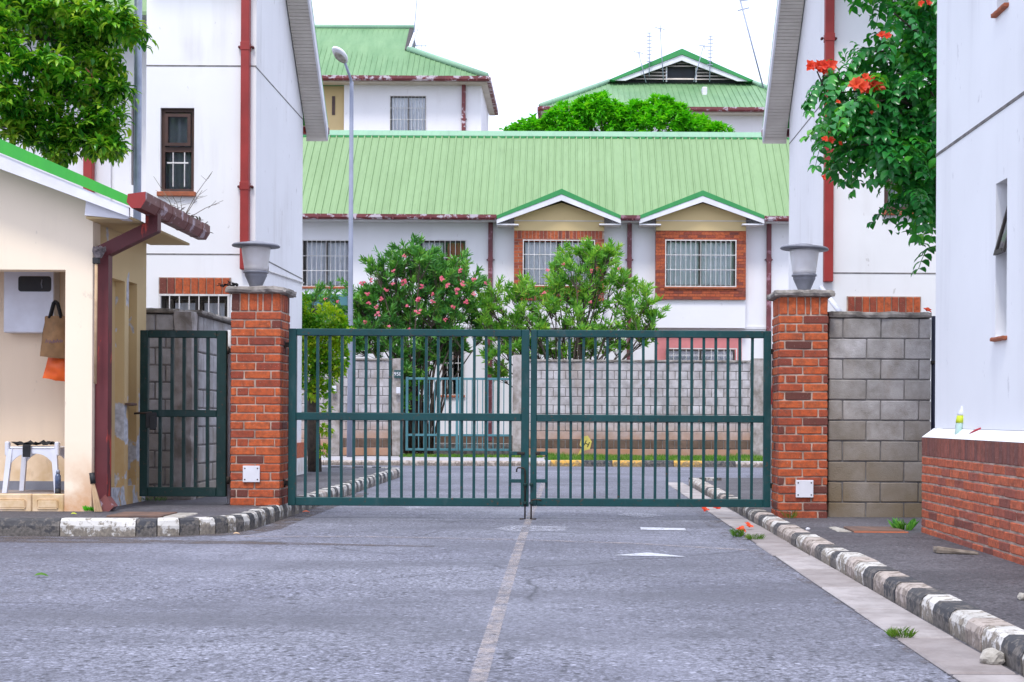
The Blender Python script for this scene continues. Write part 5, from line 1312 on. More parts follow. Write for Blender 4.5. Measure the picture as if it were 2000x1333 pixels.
# mop leaning behind the downpipe, hand broom below
t=thing('mop','upside down mop with a tan handle leaning beside the maroon downpipe','mop',(gX+0.03,12.47,0.6))
mx=PX(194,500,12.44)
MB().tube([(PX(188,500,12.45),12.45,PZ(188,508,12.45)),(PX(186,750,12.45),12.45,PZ(185,750,12.45))],0.013,8).build('handle',M['wood'],t)
MB().cbox(PX(187,510,12.45)-0.025,PX(190,510,12.45)+0.02,12.43,12.47,PZ(188,516,12.45),PZ(188,503,12.45),0.006).build('collar',M['black'],t)
m=MB()
for i in range(120):
    a=random.uniform(0,6.28); b=Vector((PX(192,503,12.45)+0.025*math.cos(a),12.45+0.02*math.sin(a),PZ(190,504,12.45))); m.tube([b,b+Vector((0.012*math.cos(a)+random.uniform(-.012,.02),0.012*math.sin(a),0.055)),b+Vector((0.03*math.cos(a)+0.01,0.03*math.sin(a),random.uniform(0.06,0.10)))],0.005,4)
m.build('mop_head',M['bristle'],t)
t=thing('hand_broom','short straw broom with a black grip leaning at the foot of the maroon downpipe','broom',(gX,12.45,0.13))
m=MB(); a0=P(182,945,12.42); a1=P(193,1004,12.4); a1.z=0.135
for i in range(60):
    u=random.uniform(-1,1); v=random.uniform(-1,1); m.tube([a0+Vector((u*0.012,v*0.012,0)),a1+Vector((u*0.035,v*0.02,0.0))],0.0035,4)
m.build('straw',M['wood'],t); MB().tube([P(179,924,12.43),a0],[0.022,0.024],8).build('grip',M['black'],t)

# things in the alcove
q=rect(20,117,530,652,AB); t=thing('meter_box','white metal box with a dark rounded window on the alcove wall','meter box',((q[0]+q[1])/2,AB,q[2]))
MB().cbox(q[0],q[1],AB-0.16,AB-0.002,q[2],q[3],0.008).build('case',M['plastic'],t)
v=rect(36,100,540,570,AB-0.16); rr=0.025; pts=[]
for (cx_,cy_,a0_) in ((v[1]-rr,v[3]-rr,0),(v[0]+rr,v[3]-rr,90),(v[0]+rr,v[2]+rr,180),(v[1]-rr,v[2]+rr,270)):
    for k in range(5): a=R(a0_+22.5*k); pts.append((cx_+rr*math.cos(a),cy_+rr*math.sin(a)))
wd=MB().prism(pts,'y',AB-0.166,AB-0.161).build('viewing_window',M['black'],t)
MB().tube([(v[1]-0.08,AB-0.167,(v[2]+v[3])/2-0.04),(v[1]-0.088,AB-0.167,(v[2]+v[3])/2),(v[1]-0.08,AB-0.167,(v[2]+v[3])/2+0.04)],0.006,6).build('dial',M['lamp_metal'],wd)
for py in (549,630):
    h=P(20,py,AB-0.14); MB().cbox(h.x-0.018,h.x-0.001,AB-0.15,AB-0.12,h.z-0.015,h.z+0.015,0.003).build('hinge',M['black'],t)
def sack(pts,y,th,n=9,amp=0.01,seed=0):
    """soft bag: outline poly in (x,z) filled with a bulging front and back"""
    m=MB(); xs=[p[0] for p in pts]; zs=[p[1] for p in pts]; (xl0,xr0,zb0),(xl1,xr1,zt0)=((pts[0][0],pts[1][0],(pts[0][1]+pts[1][1])/2),(pts[3][0],pts[2][0],(pts[2][1]+pts[3][1])/2))
    for sgn in (-1,1):
        vs=[]
        for j in range(n+1):
            tt=j/n
            a=Vector(pts[0]).lerp(Vector(pts[3]),tt); b=Vector(pts[1]).lerp(Vector(pts[2]),tt)
            for i in range(n+1):
                s_=i/n; p=a.lerp(b,s_); o=math.sin(math.pi*s_)**0.6*math.sin(math.pi*min(1,tt*0.9+0.05))**0.6
                k=noise.noise(Vector((p.x*9+seed,p.y*9,sgn)))*amp*2+noise.noise(Vector((p.x*25+seed,p.y*18,sgn)))*amp
                vs.append((p.x+k*0.3,y+sgn*(th*o)+k*o,p.y+k*0.3))
        m.add(vs,[(j*(n+1)+i,j*(n+1)+i+1,(j+1)*(n+1)+i+1,(j+1)*(n+1)+i) for j in range(n) for i in range(n)],True)
    return m
BYb=12.85
b2=lambda x,y,Y=BYb:(PX(x,y,Y),PZ(x,y,Y))
t=thing('tote_bag','brown cloth shopping bag with dark handles hanging at the edge of the alcove','bag',(*b2(105,650)[:1],BYb,b2(105,650)[1]))
sack([b2(77,697),b2(133,702),b2(130,618),b2(88,618)],BYb,0.05,12,0.012,1).build('body',M['canvas'],t)
for dyy in (-0.015,0.02):
    a,b,c,d=b2(97,622),b2(105,592),b2(112,592),b2(120,622)
    MB().tube([(a[0],BYb+dyy,a[1]),(b[0],BYb+dyy,b[1]),((b[0]+c[0])/2,BYb+dyy,b[1]+0.015),(c[0],BYb+dyy,c[1]),(d[0],BYb+dyy,d[1])],0.012,6).build('strap',M['black_cloth'],t)
m=MB(); 
for i in range(5):
    x,z=b2(97+i*7,668+random.uniform(-1,1)); m.tube([(x-0.012,BYb-0.067,z-0.015),(x-0.004,BYb-0.067,z+0.016),(x+0.006,BYb-0.067,z-0.012),(x+0.014,BYb-0.067,z+0.008)],0.003,4)
m.build('print',M['purple'],t)
t=thing('carrier_bag','bright orange bag hanging under the brown shopping bag','bag',(b2(105,720)[0],BYb+0.09,b2(105,720)[1]))
sack([b2(76,738),b2(132,748),b2(130,694),b2(88,694)],BYb+0.09,0.045,10,0.012,5).build('body',M['orange'],t)
# plastic stool
SY=12.85; t=thing('plastic_stool','white plastic stool with arched sides standing in the alcove','stool',(PX(60,960,SY),SY,fz))
zt_=PZ(60,873,SY-0.2); xl,xr=PX(17,870,SY-0.2),PX(108,870,SY-0.2)
MB().cbox(xl,xr,SY-0.2,SY+0.16,zt_-0.02,zt_,0.012).build('seat',M['plastic'],t)
for sx,x0_ in ((-1,xl),(1,xr)):
    for sy_,yy in ((-1,SY-0.2),(1,SY+0.16)):
        m=MB(); bx_=x0_+sx*0.045; 
        m.add([(x0_-sx*0.035,yy-sy_*0.02,zt_-0.02),(x0_+sx*0.012,yy-sy_*0.02,zt_-0.02),(x0_+sx*0.012,yy+sy_*0.012,zt_-0.02),(x0_-sx*0.035,yy+sy_*0.012,zt_-0.02),
               (bx_-sx*0.04,yy+sy_*0.0,fz+0.004),(bx_,yy+sy_*0.0,fz+0.004),(bx_,yy+sy_*0.035,fz+0.004),(bx_-sx*0.04,yy+sy_*0.035,fz+0.004)],[(0,1,2,3),(7,6,5,4),(0,1,5,4),(1,2,6,5),(2,3,7,6),(3,0,4,7)])
        m.build('leg',M['plastic'],t)
for yy in (SY-0.205,SY+0.155):
    n=12; po=[(xl+(xr-xl)*i/n,zt_-0.022) for i in range(n+1)]+[(xl+(xr-xl)*i/n,zt_-0.06-0.12*abs(2*i/n-1)**3) for i in range(n,-1,-1)]
    MB().prism(po,'y',yy,yy+0.012).build('apron',M['plastic'],t)
for sx,x0_ in ((-1,xl),(1,xr)):
    p=[(SY-0.215,fz+0.40),(SY-0.205,zt_+0.035),(SY+0.0,zt_+0.03),(SY+0.12,zt_-0.03),(SY-0.1,zt_-0.06)]
    MB().cbox(x0_-0.018+sx*0.014,x0_+0.018+sx*0.014,SY-0.215,SY-0.16,zt_-0.08,zt_+0.045,0.008).build('side_horn',M['plastic'],t)
m=MB(); n=14
vs=[]
for j in range(7):
    for i in range(n+1):
        x=PX(36,865,SY)+ (PX(104,865,SY)-PX(36,865,SY))*i/n; y=SY-0.19+0.3*j/6; z=zt_+0.012+0.07*abs(noise.noise(Vector((x*14,y*14,0))))+0.012*noise.noise(Vector((x*30,y*30,2)))
        vs.append((x,y,z))
m.add(vs,[(j*(n+1)+i,j*(n+1)+i+1,(j+1)*(n+1)+i+1,(j+1)*(n+1)+i) for j in range(6) for i in range(n)],True)
xa,xb=PX(46,880,SY-0.2),PX(62,880,SY-0.2)
m.add([(xa,SY-0.19,zt_+0.02),(xb,SY-0.19,zt_+0.02),(xb,SY-0.225,zt_+0.012),(xa,SY-0.225,zt_+0.012),(xb-0.002,SY-0.228,PZ(54,893,SY-0.2)),(xa+0.002,SY-0.228,PZ(54,893,SY-0.2))],[(0,1,2,3),(3,2,4,5)])
tag(m.build('black_cloth',M['black_cloth'],recalc=False),'crumpled black cloth draped over the white stool','cloth')
c=P(113,966,12.62); t=thing('water_bottle','slim dark blue bottle standing on the alcove step beside the stool','bottle',(c.x,12.62,fz))
MB().lathe([(0.024,fz),(0.026,fz+0.006),(0.026,fz+0.045)],c.x,12.62,16).build('foot',M['black'],t)
MB().lathe([(0.0255,fz+0.046),(0.0255,fz+0.155),(0.016,fz+0.178)],c.x,12.62,16).build('body',M['bottle_dark'],t)
MB().lathe([(0.017,fz+0.179),(0.017,fz+0.205),(0.010,fz+0.212)],c.x,12.62,16).build('cap',M['steel'],t)
# grey pole behind the hut
t=thing('steel_pole','tall bluish galvanised steel pole rising behind the guard hut roof','pole',(PX(269,300,15.6),15.6,0.13))
x_=PX(269,200,15.6); MB().tube([(x_,15.6,0.13),(x_,15.6,7.5)],0.042,14).build('shaft',M['steel'],t)
MB().tube([(x_,15.6,7.5),(x_,15.6,7.55)],0.047,14).build('cap',M['steel'],t)

# ------------------------------------------------------------------ ground clutter
q0,q1=G(206,1011,0.13),G(345,1011,0.13)
t=thing('drain_cover','flat rusty metal cover in the pavement in front of the narrow gate','drain cover',((q0.x+q1.x)/2,12.35,0.13))
MB().cbox(q0.x,q1.x-0.12,q0.y+0.02,q0.y+0.5,0.125,0.145,0.004).build('plate',M['rust'],t)
MB().cbox(q1.x-0.11,q1.x+0.06,q0.y+0.02,q0.y+0.5,0.12,0.138,0.008).build('surround',M['stone'],t)
q0,q1=G(1662,1040,0.055),G(1772,1042,0.055)
t=thing('drain_cover','rusty brown plate cover in the dark pavement before the grey block wall','drain cover',((q0.x+q1.x)/2,12,0.055))
MB().cbox(q0.x+0.02,q1.x,q0.y,q0.y+0.42,0.05,0.072,0.005).build('plate',M['rust'],t)
MB().rough(q0.x-0.1,q0.x+0.014,q0.y,q0.y+0.5,0.04,0.066,0.05,0.008,9,3).build('surround',M['stone'],t)
MB().cbox(q0.x+0.02,q1.x+0.02,q0.y-0.05,q0.y-0.006,0.04,0.064,0.006).build('rim',M['sill'],t)
a,b=G(1826,1081,0.055),G(1905,1084,0.055)
m=MB().rough(a.x,b.x+0.02,a.y-0.03,a.y+0.07,0.055,0.102,0.03,0.006,9,7)
for v in m.v:
    k=(v.x-a.x)/(b.x-a.x); v.z=0.055+(v.z-0.055)*(1-0.65*max(0,k-0.15)); v.y-=0.09*k
tag(m.build('wood_offcut',M['old_wood']),'split grey piece of timber lying on the pavement beside the brick plinth','plank')
a=G(1945,1302,0)
def rock(name,label,c,r,mat,fl=0.75,seed=1):
    bm=bmesh.new(); bmesh.ops.create_icosphere(bm,subdivisions=3,radius=1)
    m=MB(); vs=[]
    for v in bm.verts:
        k=1+0.28*noise.noise(v.co*1.3+Vector((seed,0,0)))+0.12*noise.noise(v.co*3.5+Vector((seed,2,0))); vs.append(Vector(c)+Vector((v.co.x*r[0]*k,v.co.y*r[1]*k,v.co.z*r[2]*k+r[2]*fl)))
    fs=[[v.index for v in f.verts] for f in bm.faces]; bm.free()
    m.add(vs,fs); return tag(m.build(name,mat),label,'stone')
rock('loose_stone','pale angular stone lying against the striped kerb in the bottom right corner',(a.x-0.01,a.y+0.02,0),(0.048,0.045,0.036),M['stone'],0.85,4)
a=G(1998,1172,0.055); rock('loose_stone','small pale stone on the dark pavement at the right edge',(a.x,a.y,0.055),(0.03,0.03,0.02),M['stone'],0.8,9)
a=G(1578,1035,0.055); rock('loose_stone','tiny white stone on the pavement at the foot of the right brick pillar',(a.x,a.y,0.05),(0.018,0.018,0.014),M['plastic'],0.8,2)
def tuft(label,c,n,h,spread,mat='grass',name='grass_tuft',wid=0.0042,group='small weeds in the road edge'):
    m=MB(); c=Vector(c)
    for i in range(n):
        a=random.uniform(0,6.28); r=spread*math.sqrt(random.random()); d=Vector((math.cos(a)*0.6,math.sin(a)*0.6,random.uniform(0.5,1.6)))
        m.leaf(c+Vector((r*math.cos(a),r*math.sin(a),0.002)),d,Vector((-math.sin(a),math.cos(a),0.2)),h*random.uniform(0.6,1.2),wid,random.uniform(0.1,0.6))
    o=tag(m.build(name,M[mat],recalc=False),label,'weed',group); return o
tuft('low tuft of bright grass in the channel near the bottom right',G(1760,1246,0),150,0.045,0.05)
tuft('tuft of grass under a fallen red flower beside the channel',G(1441,1050,0),100,0.075,0.035)
tuft('flat spread tuft of grass at the edge of the concrete channel',G(1474,1055,0),120,0.05,0.065)
tuft('pale dry grass at the foot of the right brick pillar',(prx-0.13,13.16,0.05),40,0.09,0.06)
tuft('leafy green weed where the grey wall meets the brick plinth',(BX-0.09,11.85,0.05),70,0.10,0.07,'leaf_ole','weed',0.022)
tuft('leafy weed under the downpipe shoe of the guard hut',(gX+0.0,12.52,0.13),60,0.05,0.06,'leaf_bright','weed',0.016)
tuft('thin line of grass under the narrow gate',(PX(300,965,14.1),14.0,0.13),80,0.05,0.16)
def flower(m,c,r,n=5,up=Vector((0,0,1)),mm=1.0):
    u=up.normalized(); a=u.cross(Vector((0.3,1,0.1))).normalized(); b=u.cross(a)
    for k in range(n):
        t_=2*math.pi*k/n+random.uniform(-0.2,0.2); d=(a*math.cos(t_)+b*math.sin(t_))+u*random.uniform(0.25,0.8)*mm
        m.leaf(Vector(c),d,u,r*random.uniform(0.8,1.2),r*0.75,0.3)
for (px,py,z,lb) in ((1377,999,0,'fallen scarlet blossom on the asphalt just under the gate'),(1401,996,0,'fallen scarlet blossom at the edge of the channel under the gate'),(1447,1040,0.03,'large fallen scarlet blossom in the grass tuft'),(1463,1033,0.02,'fallen scarlet blossom lying on the concrete channel'),(1512,986,0.055,'fallen scarlet petals on the pavement behind the right gate leaf'),(1812,608,None,'scarlet blossom on top of the grey block wall')):
    c=G(px,py,z) if z is not None else Vector((PX(1810,607,13.42),13.42,PZ(1720,609,YB_)))
    m=MB(); flower(m,c+Vector((0,0,0.01)),0.05,7,Vector((0.2,-0.5,1))); tag(m.build('fallen_blossom',M['petal_red'],recalc=False),lb,'flower','fallen scarlet blossoms')
for (px,py,mt,lb,L) in ((80,1129,'grass','green leaf lying alone on the road at the left',0.085),(598,1003,'orange','orange brown dead leaf against the kerb under the left gate corner',0.08),(144,1007,'bottle_label','yellow leaf on the pavement in front of the guard hut',0.05),(462,1046,'wood','tan dead leaf at the foot of the curved kerb',0.06)):
    c=G(px,py,0.0 if py>1010 or px==598 else 0.135); m=MB(); m.leaf(c+Vector((-L/2,0,0.012)),Vector((1,0.3,0.02)),Vector((0,-0.3,1)),L,L*0.45,0.3); tag(m.build('fallen_leaf',M[mt],recalc=False),lb,'leaf','fallen leaves')
# weeds growing out of the hut gutter
t=thing('gutter_weed','dry leafless weed growing out of the gutter of the guard hut','weed',(gx,13.6,gz_+0.05))
m=MB(); base=Vector((gx,13.5,gz_))
for (tx,ty) in ((415,335),(395,372),(436,392),(352,388),(330,372),(300,345)):
    e=P(tx,ty,13.5); mid=base.lerp(e,0.5)+Vector((random.uniform(-.03,.03),0,0.03)); m.tube([base,mid,e],[0.005,0.0035,0.002],4)
    for k in range(4): s_=base.lerp(e,random.uniform(0.3,1)); m.tube([s_,s_+Vector((random.uniform(-.1,.1),random.uniform(-.05,.05),random.uniform(-0.02,0.1)))],[0.0025,0.0015],4)
m.build('stem',M['twig'],t)
m=MB()
for i in range(160):
    y=random.uniform(12.9,14.4); b=Vector((gx+random.uniform(-0.05,0.06),y,gz_+random.uniform(0.0,0.08))); m.leaf(b,Vector((random.uniform(-1,1),random.uniform(-1,1),random.uniform(0,1))),Vector((0,0,1)),random.uniform(0.03,0.09),0.025,0.4)
m.build('dead_leaves',M['twig'],t,recalc=False)

# ------------------------------------------------------------------ grass strip at the far wall
m=MB()
for i in range(9000):
    x=random.uniform(PX(1065,890,29.8),PX(1500,890,29.8)); y=random.uniform(28.9,31.2)
    h=random.uniform(0.05,0.15)*(0.5+0.8*abs(noise.noise(Vector((x*1.2,y*1.2,0)))))
    b=Vector((x,y,0.1)); w=Vector((random.uniform(-1,1),random.uniform(-1,1),0)).normalized()*0.012; l=Vector((random.uniform(-.04,.04),random.uniform(-.04,.04),h))
    m.add([b-w,b+w,b+l],[(0,1,2)])
for i in range(1800):
    x=random.uniform(PX(780,890,30.8),PX(1060,890,30.8)); y=random.uniform(30.6,31.25); h=random.uniform(0.03,0.08)
    b=Vector((x,y,0.1)); w=Vector((random.uniform(-1,1),random.uniform(-1,1),0)).normalized()*0.012; m.add([b-w,b+w,b+Vector((random.uniform(-.03,.03),0,h))],[(0,1,2)])
g_=m.build('grass',M['grass'],recalc=False); g_['kind']='stuff'; g_['label']='strip of bright grass along the foot of the far grey wall'

# ------------------------------------------------------------------ trees and shrubs
def rv(): return Vector((random.gauss(0,1),random.gauss(0,1),random.gauss(0,1))).normalized()
def rosette(m,c,d,n,L,Wd,droop):
    d=d.normalized()
    for i in range(n):
        a=rv(); a=(a+d*random.uniform(0.2,1.2)).normalized(); a.z-=droop*random.uniform(0.3,1.0)
        m.leaf(c+a*0.01,a,Vector((0,0,1)),L*random.uniform(0.7,1.15),Wd*random.uniform(0.8,1.1),random.uniform(0.1,0.5))
def place_meshes(name, meshes, parent, items):
    for (c,rot,s_) in items:
        o=bpy.data.objects.new(name,random.choice(meshes)); COL.objects.link(o); put(o,c,parent); o.rotation_euler=rot; o.scale=(s_,s_,s_)
# left tree: heavy drooping layers of leaf bunches
t=thing('street_tree','broad leaved dark tree hanging over the guard hut roof in the top left corner','tree',(-6.6,15.3,0.13))
MB().tube([(-6.6,15.3,0.1),(-6.55,15.25,1.6),(-6.4,15.2,2.9),(-6.2,15.2,4.2),(-6.1,15.2,5.6)],[0.16,0.13,0.11,0.09,0.05],10).build('trunk',M['bark'],t)
lm=[]
for v in range(6):
    m=MB()
    for k in range(20):
        a=rv(); a.z=abs(a.z)*0.5-0.55*random.random(); L=random.uniform(0.085,0.135)
        m.leaf(Vector((a.x,a.y,a.z))*0.025,a,Vector((0,0,1)),L,L*0.40,random.uniform(0.25,0.6))
    lm.append(m.mesh('leaf_bunch',M['leaf_left'],Vector((0,0,0)),False))
lob=[(20,40,14.9,0.42),(60,10,15.2,0.4),(-30,90,14.8,0.45),(40,130,14.7,0.36),(95,140,14.8,0.30),(20,200,14.9,0.38),(75,220,15.0,0.30),(-40,190,15.0,0.45),(160,30,15.0,0.34),(215,45,14.9,0.30),(250,65,14.9,0.22),(180,75,15.1,0.30),(150,110,15.3,0.32),(205,125,15.1,0.22),(215,180,15.1,0.24),(170,190,15.3,0.30),(130,180,15.4,0.30),(205,235,15.1,0.22),(150,255,15.2,0.26),(185,275,15.1,0.26),(205,292,15.0,0.18),(95,270,15.2,0.28),(110,300,15.1,0.16),(30,255,15.0,0.22),(120,60,15.4,0.4),(100,-60,15.2,0.5),(200,-50,15.2,0.4),(0,-80,15.0,0.5)]
items=[]; tw=MB()
for (px,py,Y,r) in lob:
    c=P(px,py,Y); n=int(10+r*34)
    tw.tube([Vector((-6.2,15.3,c.z+0.35)) if c.z>3.4 else Vector((-6.3,15.2,3.2)),c.lerp(Vector((-6.2,15.3,c.z+0.4)),0.4)+Vector((0,0,0.12)),c],[0.035,0.022,0.008],6)
    for i in range(n):
        d=rv(); d.z=d.z*0.75+0.15; d.y-=0.35; p=c+Vector((d.x*r*0.95,d.y*r,d.z*r*0.62))*random.uniform(0.65,1.05)
        items.append((p,(random.uniform(-0.5,0.5),random.uniform(-0.5,0.5),random.uniform(0,6.28)),random.uniform(0.8,1.15)))
random.shuffle(items)
place_meshes('leaf_bunch',lm,t,items[:298]); 
tw.build('limb',M['bark'],t)
m=MB()
for (px,py,Y,r) in lob:
    c=P(px,py,Y)
    for i in range(int(60+r*330)):
        d=rv(); p=c+Vector((d.x*r,d.y*r+0.12,d.z*r*0.6))*random.random()**0.5
        a=rv(); a.z-=0.6; m.leaf(p,a,Vector((0,0,1)),random.uniform(0.08,0.13),0.045,0.4)
for (c,rot,s_) in items[298:]: rosette(m,c,Vector((0,0,0.3)),14,0.11,0.045,0.5)
m.build('foliage',M['leaf_left'],t,recalc=False,stuff=True)

# right: flowering tree with compound leaves, rooted behind the near building
t=thing('flowering_tree','dark green tree with scarlet flowers and feathered leaves leaning out from behind the near building','tree',(4.1,15.2,0.05))
MB().tube([(4.1,15.2,0.0),(4.15,15.2,1.8),(4.0,15.15,3.2),(4.05,15.1,4.6),(4.0,15.0,6.2)],[0.13,0.11,0.09,0.07,0.03],10).build('trunk',M['bark'],t)
fm=[]
for v in range(6):
    m=MB(); L=random.uniform(0.34,0.46); pts=[]; n=6
    for i in range(n+1):
        s_=i/n; pts.append(Vector((L*s_,0.03*math.sin(s_*2+v),-0.22*L*s_*s_*2+0.06*L*math.sin(s_*3))))
    m.tube(pts,0.0035,4,False)
    for i in range(1,n+1):
        for sg in (-1,1):
            d=Vector((0.45,sg*1.0,-0.55+random.uniform(-0.2,0.15))); ll=random.uniform(0.10,0.135)
            m.leaf(pts[i],d,Vector((0.1,0,1)),ll,ll*0.62,random.uniform(0.2,0.45))
    m.leaf(pts[-1],Vector((1,0,-0.5)),Vector((0,0,1)),0.1,0.055,0.3)
    fm.append(m.mesh('compound_leaf',M['leaf_tulip'],Vector((0,0,0)),False))
tips=[(1575,185),(1605,180),(1640,185),(1680,195),(1600,220),(1590,255),(1620,245),(1660,235),(1700,210),(1740,180),(1780,160),(1690,140),(1720,130),(1660,150),(1750,120),(1790,100),(1730,60),(1760,30),(1700,15),(1740,5),(1790,50),(1810,20),(1815,130),(1800,200),(1760,230),(1720,250),(1680,270),(1640,280),(1600,290),(1595,315),(1625,330),(1660,320),(1700,300),(1740,285),(1785,260),(1815,240),(1670,345),(1640,350),(1690,340),(1770,310),(1810,300),(1765,335),(1800,345),(1740,345),(1760,375),(1800,385),(1750,400),(1790,415),(1760,440),(1800,440),(1815,470),(1815,410),(1835,330),(1840,200),(1850,100),(1690,-30),(1760,-50),(1830,-20),(1820,545)]
items=[]; tw=MB()
for (px,py) in tips:
    Y=random.uniform(13.7,14.7); 
    if px<1640: Y=random.uniform(14.0,14.4)
    c=P(px+(32 if px<1650 else 12),py-(38 if py<250 else 62),Y); o=Vector((4.02,15.1,min(6.0,max(2.4,c.z+random.uniform(-0.5,0.2)))))
    md=o.lerp(c,0.55)+Vector((0,0,0.08)); tw.tube([o,md,c],[0.028,0.016,0.006],6)
    for i in range(6 if px>1650 else 4):
        a=random.uniform(-2.6,2.6)+math.pi if random.random()<0.75 else random.uniform(0,6.28)
        b=c.lerp(md,random.uniform(0,0.45))+rv()*0.05
        if py>450 and i>1: continue
        if px==1820: 
            if i: continue
        items.append((b,(random.uniform(-0.4,0.4),random.uniform(-0.3,0.9),a),random.uniform(0.8,1.1)))
random.shuffle(items)
# each long limb curls down to its own tip
place_meshes('compound_leaf',fm,t,items[:296]); tw.build('limb',M['bark'],t)
m=MB()
for (c,rot,s_) in items[296:]:
    rosette(m,c,Vector((-0.3,-0.3,0)),12,0.09,0.05,0.5)
for (px,py) in tips:
    if px<1650 or py>500: continue
    c=P(px+15,py-20,14.7)
    for i in range(24):
        d=rv(); a=rv(); a.z-=0.5; m.leaf(c+Vector((d.x*0.28,d.y*0.3,d.z*0.22)),a,Vector((0,0,1)),0.09,0.05,0.4)
m.build('foliage',M['leaf_tulip'],t,recalc=False,stuff=True)
for (px,py,r,n) in ((1594,133,0.075,3),(1610,133,0.08,3),(1690,172,0.085,4),(1704,170,0.075,3),(1698,152,0.05,2),(1727,70,0.05,2),(1618,274,0.045,2),(1637,196,0.03,1),(1640,282,0.03,1),(1806,8,0.045,2),(1712,213,0.025,1),(1703,224,0.025,1),(1608,350,0.035,1)):
    c=P(px,py,13.72); m=MB()
    for k in range(n): flower(m,c+Vector(((k-(n-1)/2)*0.06,random.uniform(-.03,.03),random.uniform(-.02,.02))),r*0.92,7,Vector((random.uniform(-.6,.6),-1.0,0.35)))
    m.build('blossom',M['petal_red'],t,recalc=False)
m=MB()
for (a,b) in (((1608,168),(1596,140)),((1604,168),(1611,140))): m.tube([P(*a,13.9),P(*b,13.74)],0.007,6)
m.build('flower_stalk',M['bark'],t)

# oleanders behind the grey wall
def oleander(label,clumps,Y,nl,fl,L,root,seed,colr='leaf_ole',dens=1.0):
    random.seed(seed)
    t=thing('oleander',label,'shrub',(root[0],Y,0.1),'flowering shrubs behind the grey wall')
    st=MB(); m=MB()
    for (px,py,r) in clumps:
        c=P(px,py,Y+random.uniform(-0.5,0.5)); rr=r*Y/F
        b=Vector((root[0]+random.uniform(-0.35,0.35),Y+random.uniform(-.2,.2),0.1)); md=b.lerp(c,0.5)+Vector(((c.x-b.x)*-0.12,0,0.25))
        st.tube([b,md,c],[0.035,0.022,0.010],5)
        rr=r*Y/F*1.1
        for k in range(max(8,int(rr*44*dens))):
            d=rv(); d.z=d.z*0.9+0.2; e=c+Vector((d.x*rr*1.05,d.y*rr,d.z*rr*1.1))*random.uniform(0.35,1.3)+Vector((0,0,0.1*random.random()))
            st.tube([md.lerp(c,0.8),e],[0.008,0.005],4)
            up=((e-c).normalized()*0.7+Vector((0,0,0.9))).normalized()
            for i in range(nl):
                s_=random.random()**0.7; p=c.lerp(e,0.25+0.75*s_)
                a=(rv()*0.75+up*0.75).normalized(); m.leaf(p,a,rv(),L*random.uniform(0.7,1.25),L*0.2,random.uniform(0,0.35))
    for k in range(int(len(clumps)*2.3)):
        px,py,r=random.choice(clumps); a=random.uniform(0.1,3.04)
        c=P(px,py,Y+random.uniform(-0.5,0.4)); rr=r*Y/F; e=c+Vector((math.cos(a)*rr*1.7,random.uniform(-.2,.2),(0.5+math.sin(a))*rr*1.45))
        st.tube([c,c.lerp(e,0.6)+Vector((0,0,0.05)),e],[0.009,0.006,0.003],4)
        for i in range(34):
            s_=0.4+0.6*random.random()**0.8; p=c.lerp(e,s_); d=(e-c).normalized()
            m.leaf(p,d*0.8+rv()*0.65,rv(),L*random.uniform(0.7,1.2),L*0.18,random.uniform(0,0.3))
    st.build('stem',M['bark'],t); m.build('foliage',M[colr],t,recalc=False,stuff=True)
    for (px,py,r) in fl:
        c=P(px,py,Y-0.75); f=MB()
        for k in range(5): flower(f,c+rv()*r*0.6*Y/F,r*0.50*Y/F,5,Vector((random.uniform(-.6,.6),-0.9,0.6)))
        f.build('blossom',M['petal_pink'],t,recalc=False)
YO=33.0
c1=[(800,500,18),(795,540,26),(760,560,34),(725,585,36),(715,625,34),(745,620,40),(790,590,42),(835,560,38),(870,570,36),(905,570,26),(890,605,36),(845,615,44),(800,640,44),(755,665,36),(710,665,30),(850,660,40),(890,650,34),(925,570,14),(735,530,16),(842,515,20),(880,535,24),(800,700,38),(835,690,34),(790,740,26),(815,755,22),(880,690,20),(700,680,26),(730,690,26),(770,690,34),(860,700,28),(900,680,24),(920,640,20),(700,600,20),(820,520,22),(860,545,22),(770,530,16),(940,660,16),(795,790,16),(775,640,34)]
f1=[(707,553,7),(718,575,6),(745,585,6),(755,567,6),(735,600,5),(790,553,8),(815,585,8),(738,615,7),(725,548,5),(768,555,5),(822,560,6),(845,590,6),(860,545,8),(876,560,7),(905,555,7),(895,570,8),(912,590,7),(885,600,6),(925,575,5),(816,608,8),(795,600,5),(720,595,6),(690,645,6),(760,640,5),(870,625,5),(800,645,5),(845,575,5),(925,548,6),(900,530,6),(790,500,5),(768,530,5),(712,630,5)]
oleander('wide oleander with many pink flowers in front of the red curtained window',c1,YO,24,f1,0.175,(PX(815,850,YO),0),11)
for (px,py,r) in ((842,490,7),(858,497,6)):
    pass
c2=[(1135,500,16),(1125,535,26),(1165,510,20),(1190,505,14),(1160,550,32),(1110,560,28),(1195,555,26),(1085,570,26),(1070,600,32),(1120,600,38),(1170,600,38),(1215,590,28),(1215,560,14),(1235,615,30),(1265,600,20),(1275,625,18),(1030,620,28),(1000,625,26),(1050,650,30),(1100,650,38),(1150,650,38),(1200,645,34),(1245,650,26),(965,590,20),(958,625,24),(975,660,26),(1010,665,24),(1080,690,24),(1140,690,22),(965,700,18),(975,740,14),(1270,660,18),(1085,530,12),(1015,690,22),(1050,690,26),(1110,695,28),(1170,690,26),(1215,680,22),(1250,670,20),(980,690,20),(990,650,24),(955,605,20),(1000,590,22),(1035,585,22),(945,640,18),(1140,580,30),(1180,520,14),(1150,500,14),(1060,640,28),(1130,640,34)]
f2=[(1070,528,5),(1063,572,5),(1155,530,5),(1100,517,4),(949,554,5),(1210,525,4),(1153,590,4)]
oleander('bright green oleander with a few pink flowers hiding the foot of the left brick bay',c2,YO+0.2,23,f2,0.175,(PX(1110,800,YO),0),12,'leaf_ole_light',0.46)
